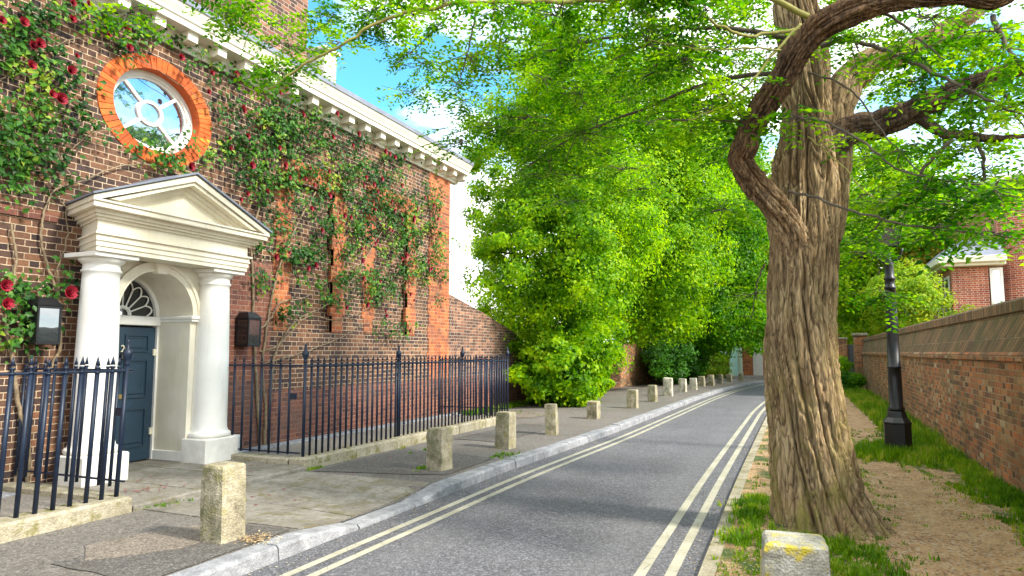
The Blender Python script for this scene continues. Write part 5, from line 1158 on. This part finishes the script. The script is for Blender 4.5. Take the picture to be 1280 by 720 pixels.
def scatter(n, fx, h):
    for _ in range(n):
        r_ = fx()
        if r_ is None: continue
        x, y = r_; gp.append((x, y, terr(x, y)-.005)); gh.append(h*random.uniform(.5, 1.2))
def wallstrip():
    y = random.uniform(3, 34); l, r_ = xs_path(y); x = random.uniform(r_-.05, 2.15)
    return (x, y) if noise.noise(Vector((x*1.6, y*1.3, 5)))+.35*(x-r_) > -.04 else None
def kerbstrip():
    y = random.uniform(3.5, 22); x = random.uniform(-.68, .3 if y < 9 else .65); 
    if math.hypot(x-.05, y-6.8) < .36: return None
    return (x, y) if noise.noise(Vector((x*2.2, y*1.5, 9)))-.15*(x+.3)*(1 if y < 9 else 0) > -.05 else None
scatter(3000, wallstrip, .085); scatter(850, kerbstrip, .045)
scatter(1300, lambda: (LX+random.gauss(0, .3), LY+random.gauss(-.1, .4)), .17)
scatter(210, lambda: (-.48+random.gauss(0, .1), random.uniform(5.9, 8.0)), .075)
scatter(190, lambda: (.05+random.gauss(0, .25), 6.05+random.gauss(0, .14)), .07)
scatter(350, lambda: (.42+random.gauss(0, .18), 5.2+random.gauss(0, .3)), .07)
scatter(800, lambda: (random.uniform(1.8, 2.1), random.uniform(5, 13)), .11)
scatter(1500, lambda: (random.uniform(1.4, 2.2), random.uniform(13, 30)), .22)
def edgy():
    y = random.uniform(3.6, 16); l, r_ = xs_path(y); s0 = random.choice((0, 1)); x = (l+abs(random.gauss(0, .14))) if s0 else (r_-abs(random.gauss(0, .16)))
    return None if math.hypot(x-.1, y-6.8) < .4 else (x, y)
scatter(420, edgy, .045); scatter(260, lambda: (random.uniform(-.6, .5), random.uniform(4.4, 6.2)), .04)
grass('grass', np.array(gp), np.array(gh), 'green grass tufts along the verge, the wall foot and round the lamp')
gp, gh = [], []
for _ in range(110):
    q = random.choice([(-5.85, 4.95, .12), (-5.87, 7.25, .1), (-6.5, 15, .9), (-4.5, 7.75, .12), (-4.02, 9.2, .2), (-5.8, 9.5, .6)]); x = random.gauss(q[0], q[2]*.5); y = random.gauss(q[1], q[2]); gp.append((x, y, .09)); gh.append(.05)
for _ in range(700): x = random.uniform(-7.65, -7.2); y = random.uniform(14.6, 20.5); gp.append((x, y, .09)); gh.append(.12)
grass('weeds', np.array(gp), np.array(gh), 'small weeds in the pavement joints and by the garden wall', .008)
n = 9000; yy = 3+21*rng.uniform(0, 1, n)**1.6; xx = np.array([random.uniform(xs_path(y)[0]-.9, xs_path(y)[1]+.2) for y in yy]); xx = np.where(xx < -.65, -.6, xx)
zz_ = np.array([terr(x, y)+.012 for x, y in zip(xx, yy)]); P = np.stack([xx, yy, zz_], 1); a = rng.uniform(0, 6.28, n); U = np.stack([np.cos(a), np.sin(a), rng.normal(size=n)*.15], 1); S = np.cross(U, unit(np.array([0, 0, 1.])+rng.normal(size=(n, 3))*.2))
L = rng.uniform(.01, .028, n); o = kind(leaves('leaf_litter', P, U, S, L, L*.6, 'litter', None), 'stuff'); o['label'] = 'pale dry leaf litter strewn over the dirt path'; o['category'] = 'litter'
n = 1300; yy = rng.uniform(3, 22, n); side_ = rng.uniform(0, 1, n) < .5
lx_ = np.interp(yy, LC[:200, 1], LC[:200, 0]); rx_ = np.interp(yy, RC[:200, 1], RC[:200, 0]); xx = np.where(side_, lx_+np.abs(rng.normal(size=n))*.09+.01, rx_-np.abs(rng.normal(size=n))*.12-.01)
P = np.stack([xx, yy, np.full(n, .008)], 1); a = rng.uniform(0, 6.28, n); U = np.stack([np.cos(a), np.sin(a), rng.normal(size=n)*.1], 1); S = np.cross(U, unit(np.array([0, 0, 1.])+rng.normal(size=(n, 3))*.2)); L = rng.uniform(.008, .024, n)
o = kind(leaves('gutter_litter', P, U, S, L, L*.6, 'litter', None), 'stuff'); o['label'] = 'dry bits and leaf scraps gathered in the road gutters'; o['category'] = 'litter'
n = 260; P = np.stack([-4.05+rng.normal(size=n)*.09, 4.35+rng.normal(size=n)*.07, np.full(n, .112)+rng.uniform(0, .02, n)], 1); a = rng.uniform(0, 6.28, n); U = np.stack([np.cos(a), np.sin(a), rng.normal(size=n)*.2], 1); S = np.cross(U, unit(np.array([0, 0, 1.])+rng.normal(size=(n, 3))*.3)); L = rng.uniform(.015, .035, n)
o = kind(leaves('dead_leaves', P, U, S, L, L*.5, 'litter', None), 'stuff'); o['label'] = 'little heap of orange dead leaves beside the nearest bollard'; o['category'] = 'litter'
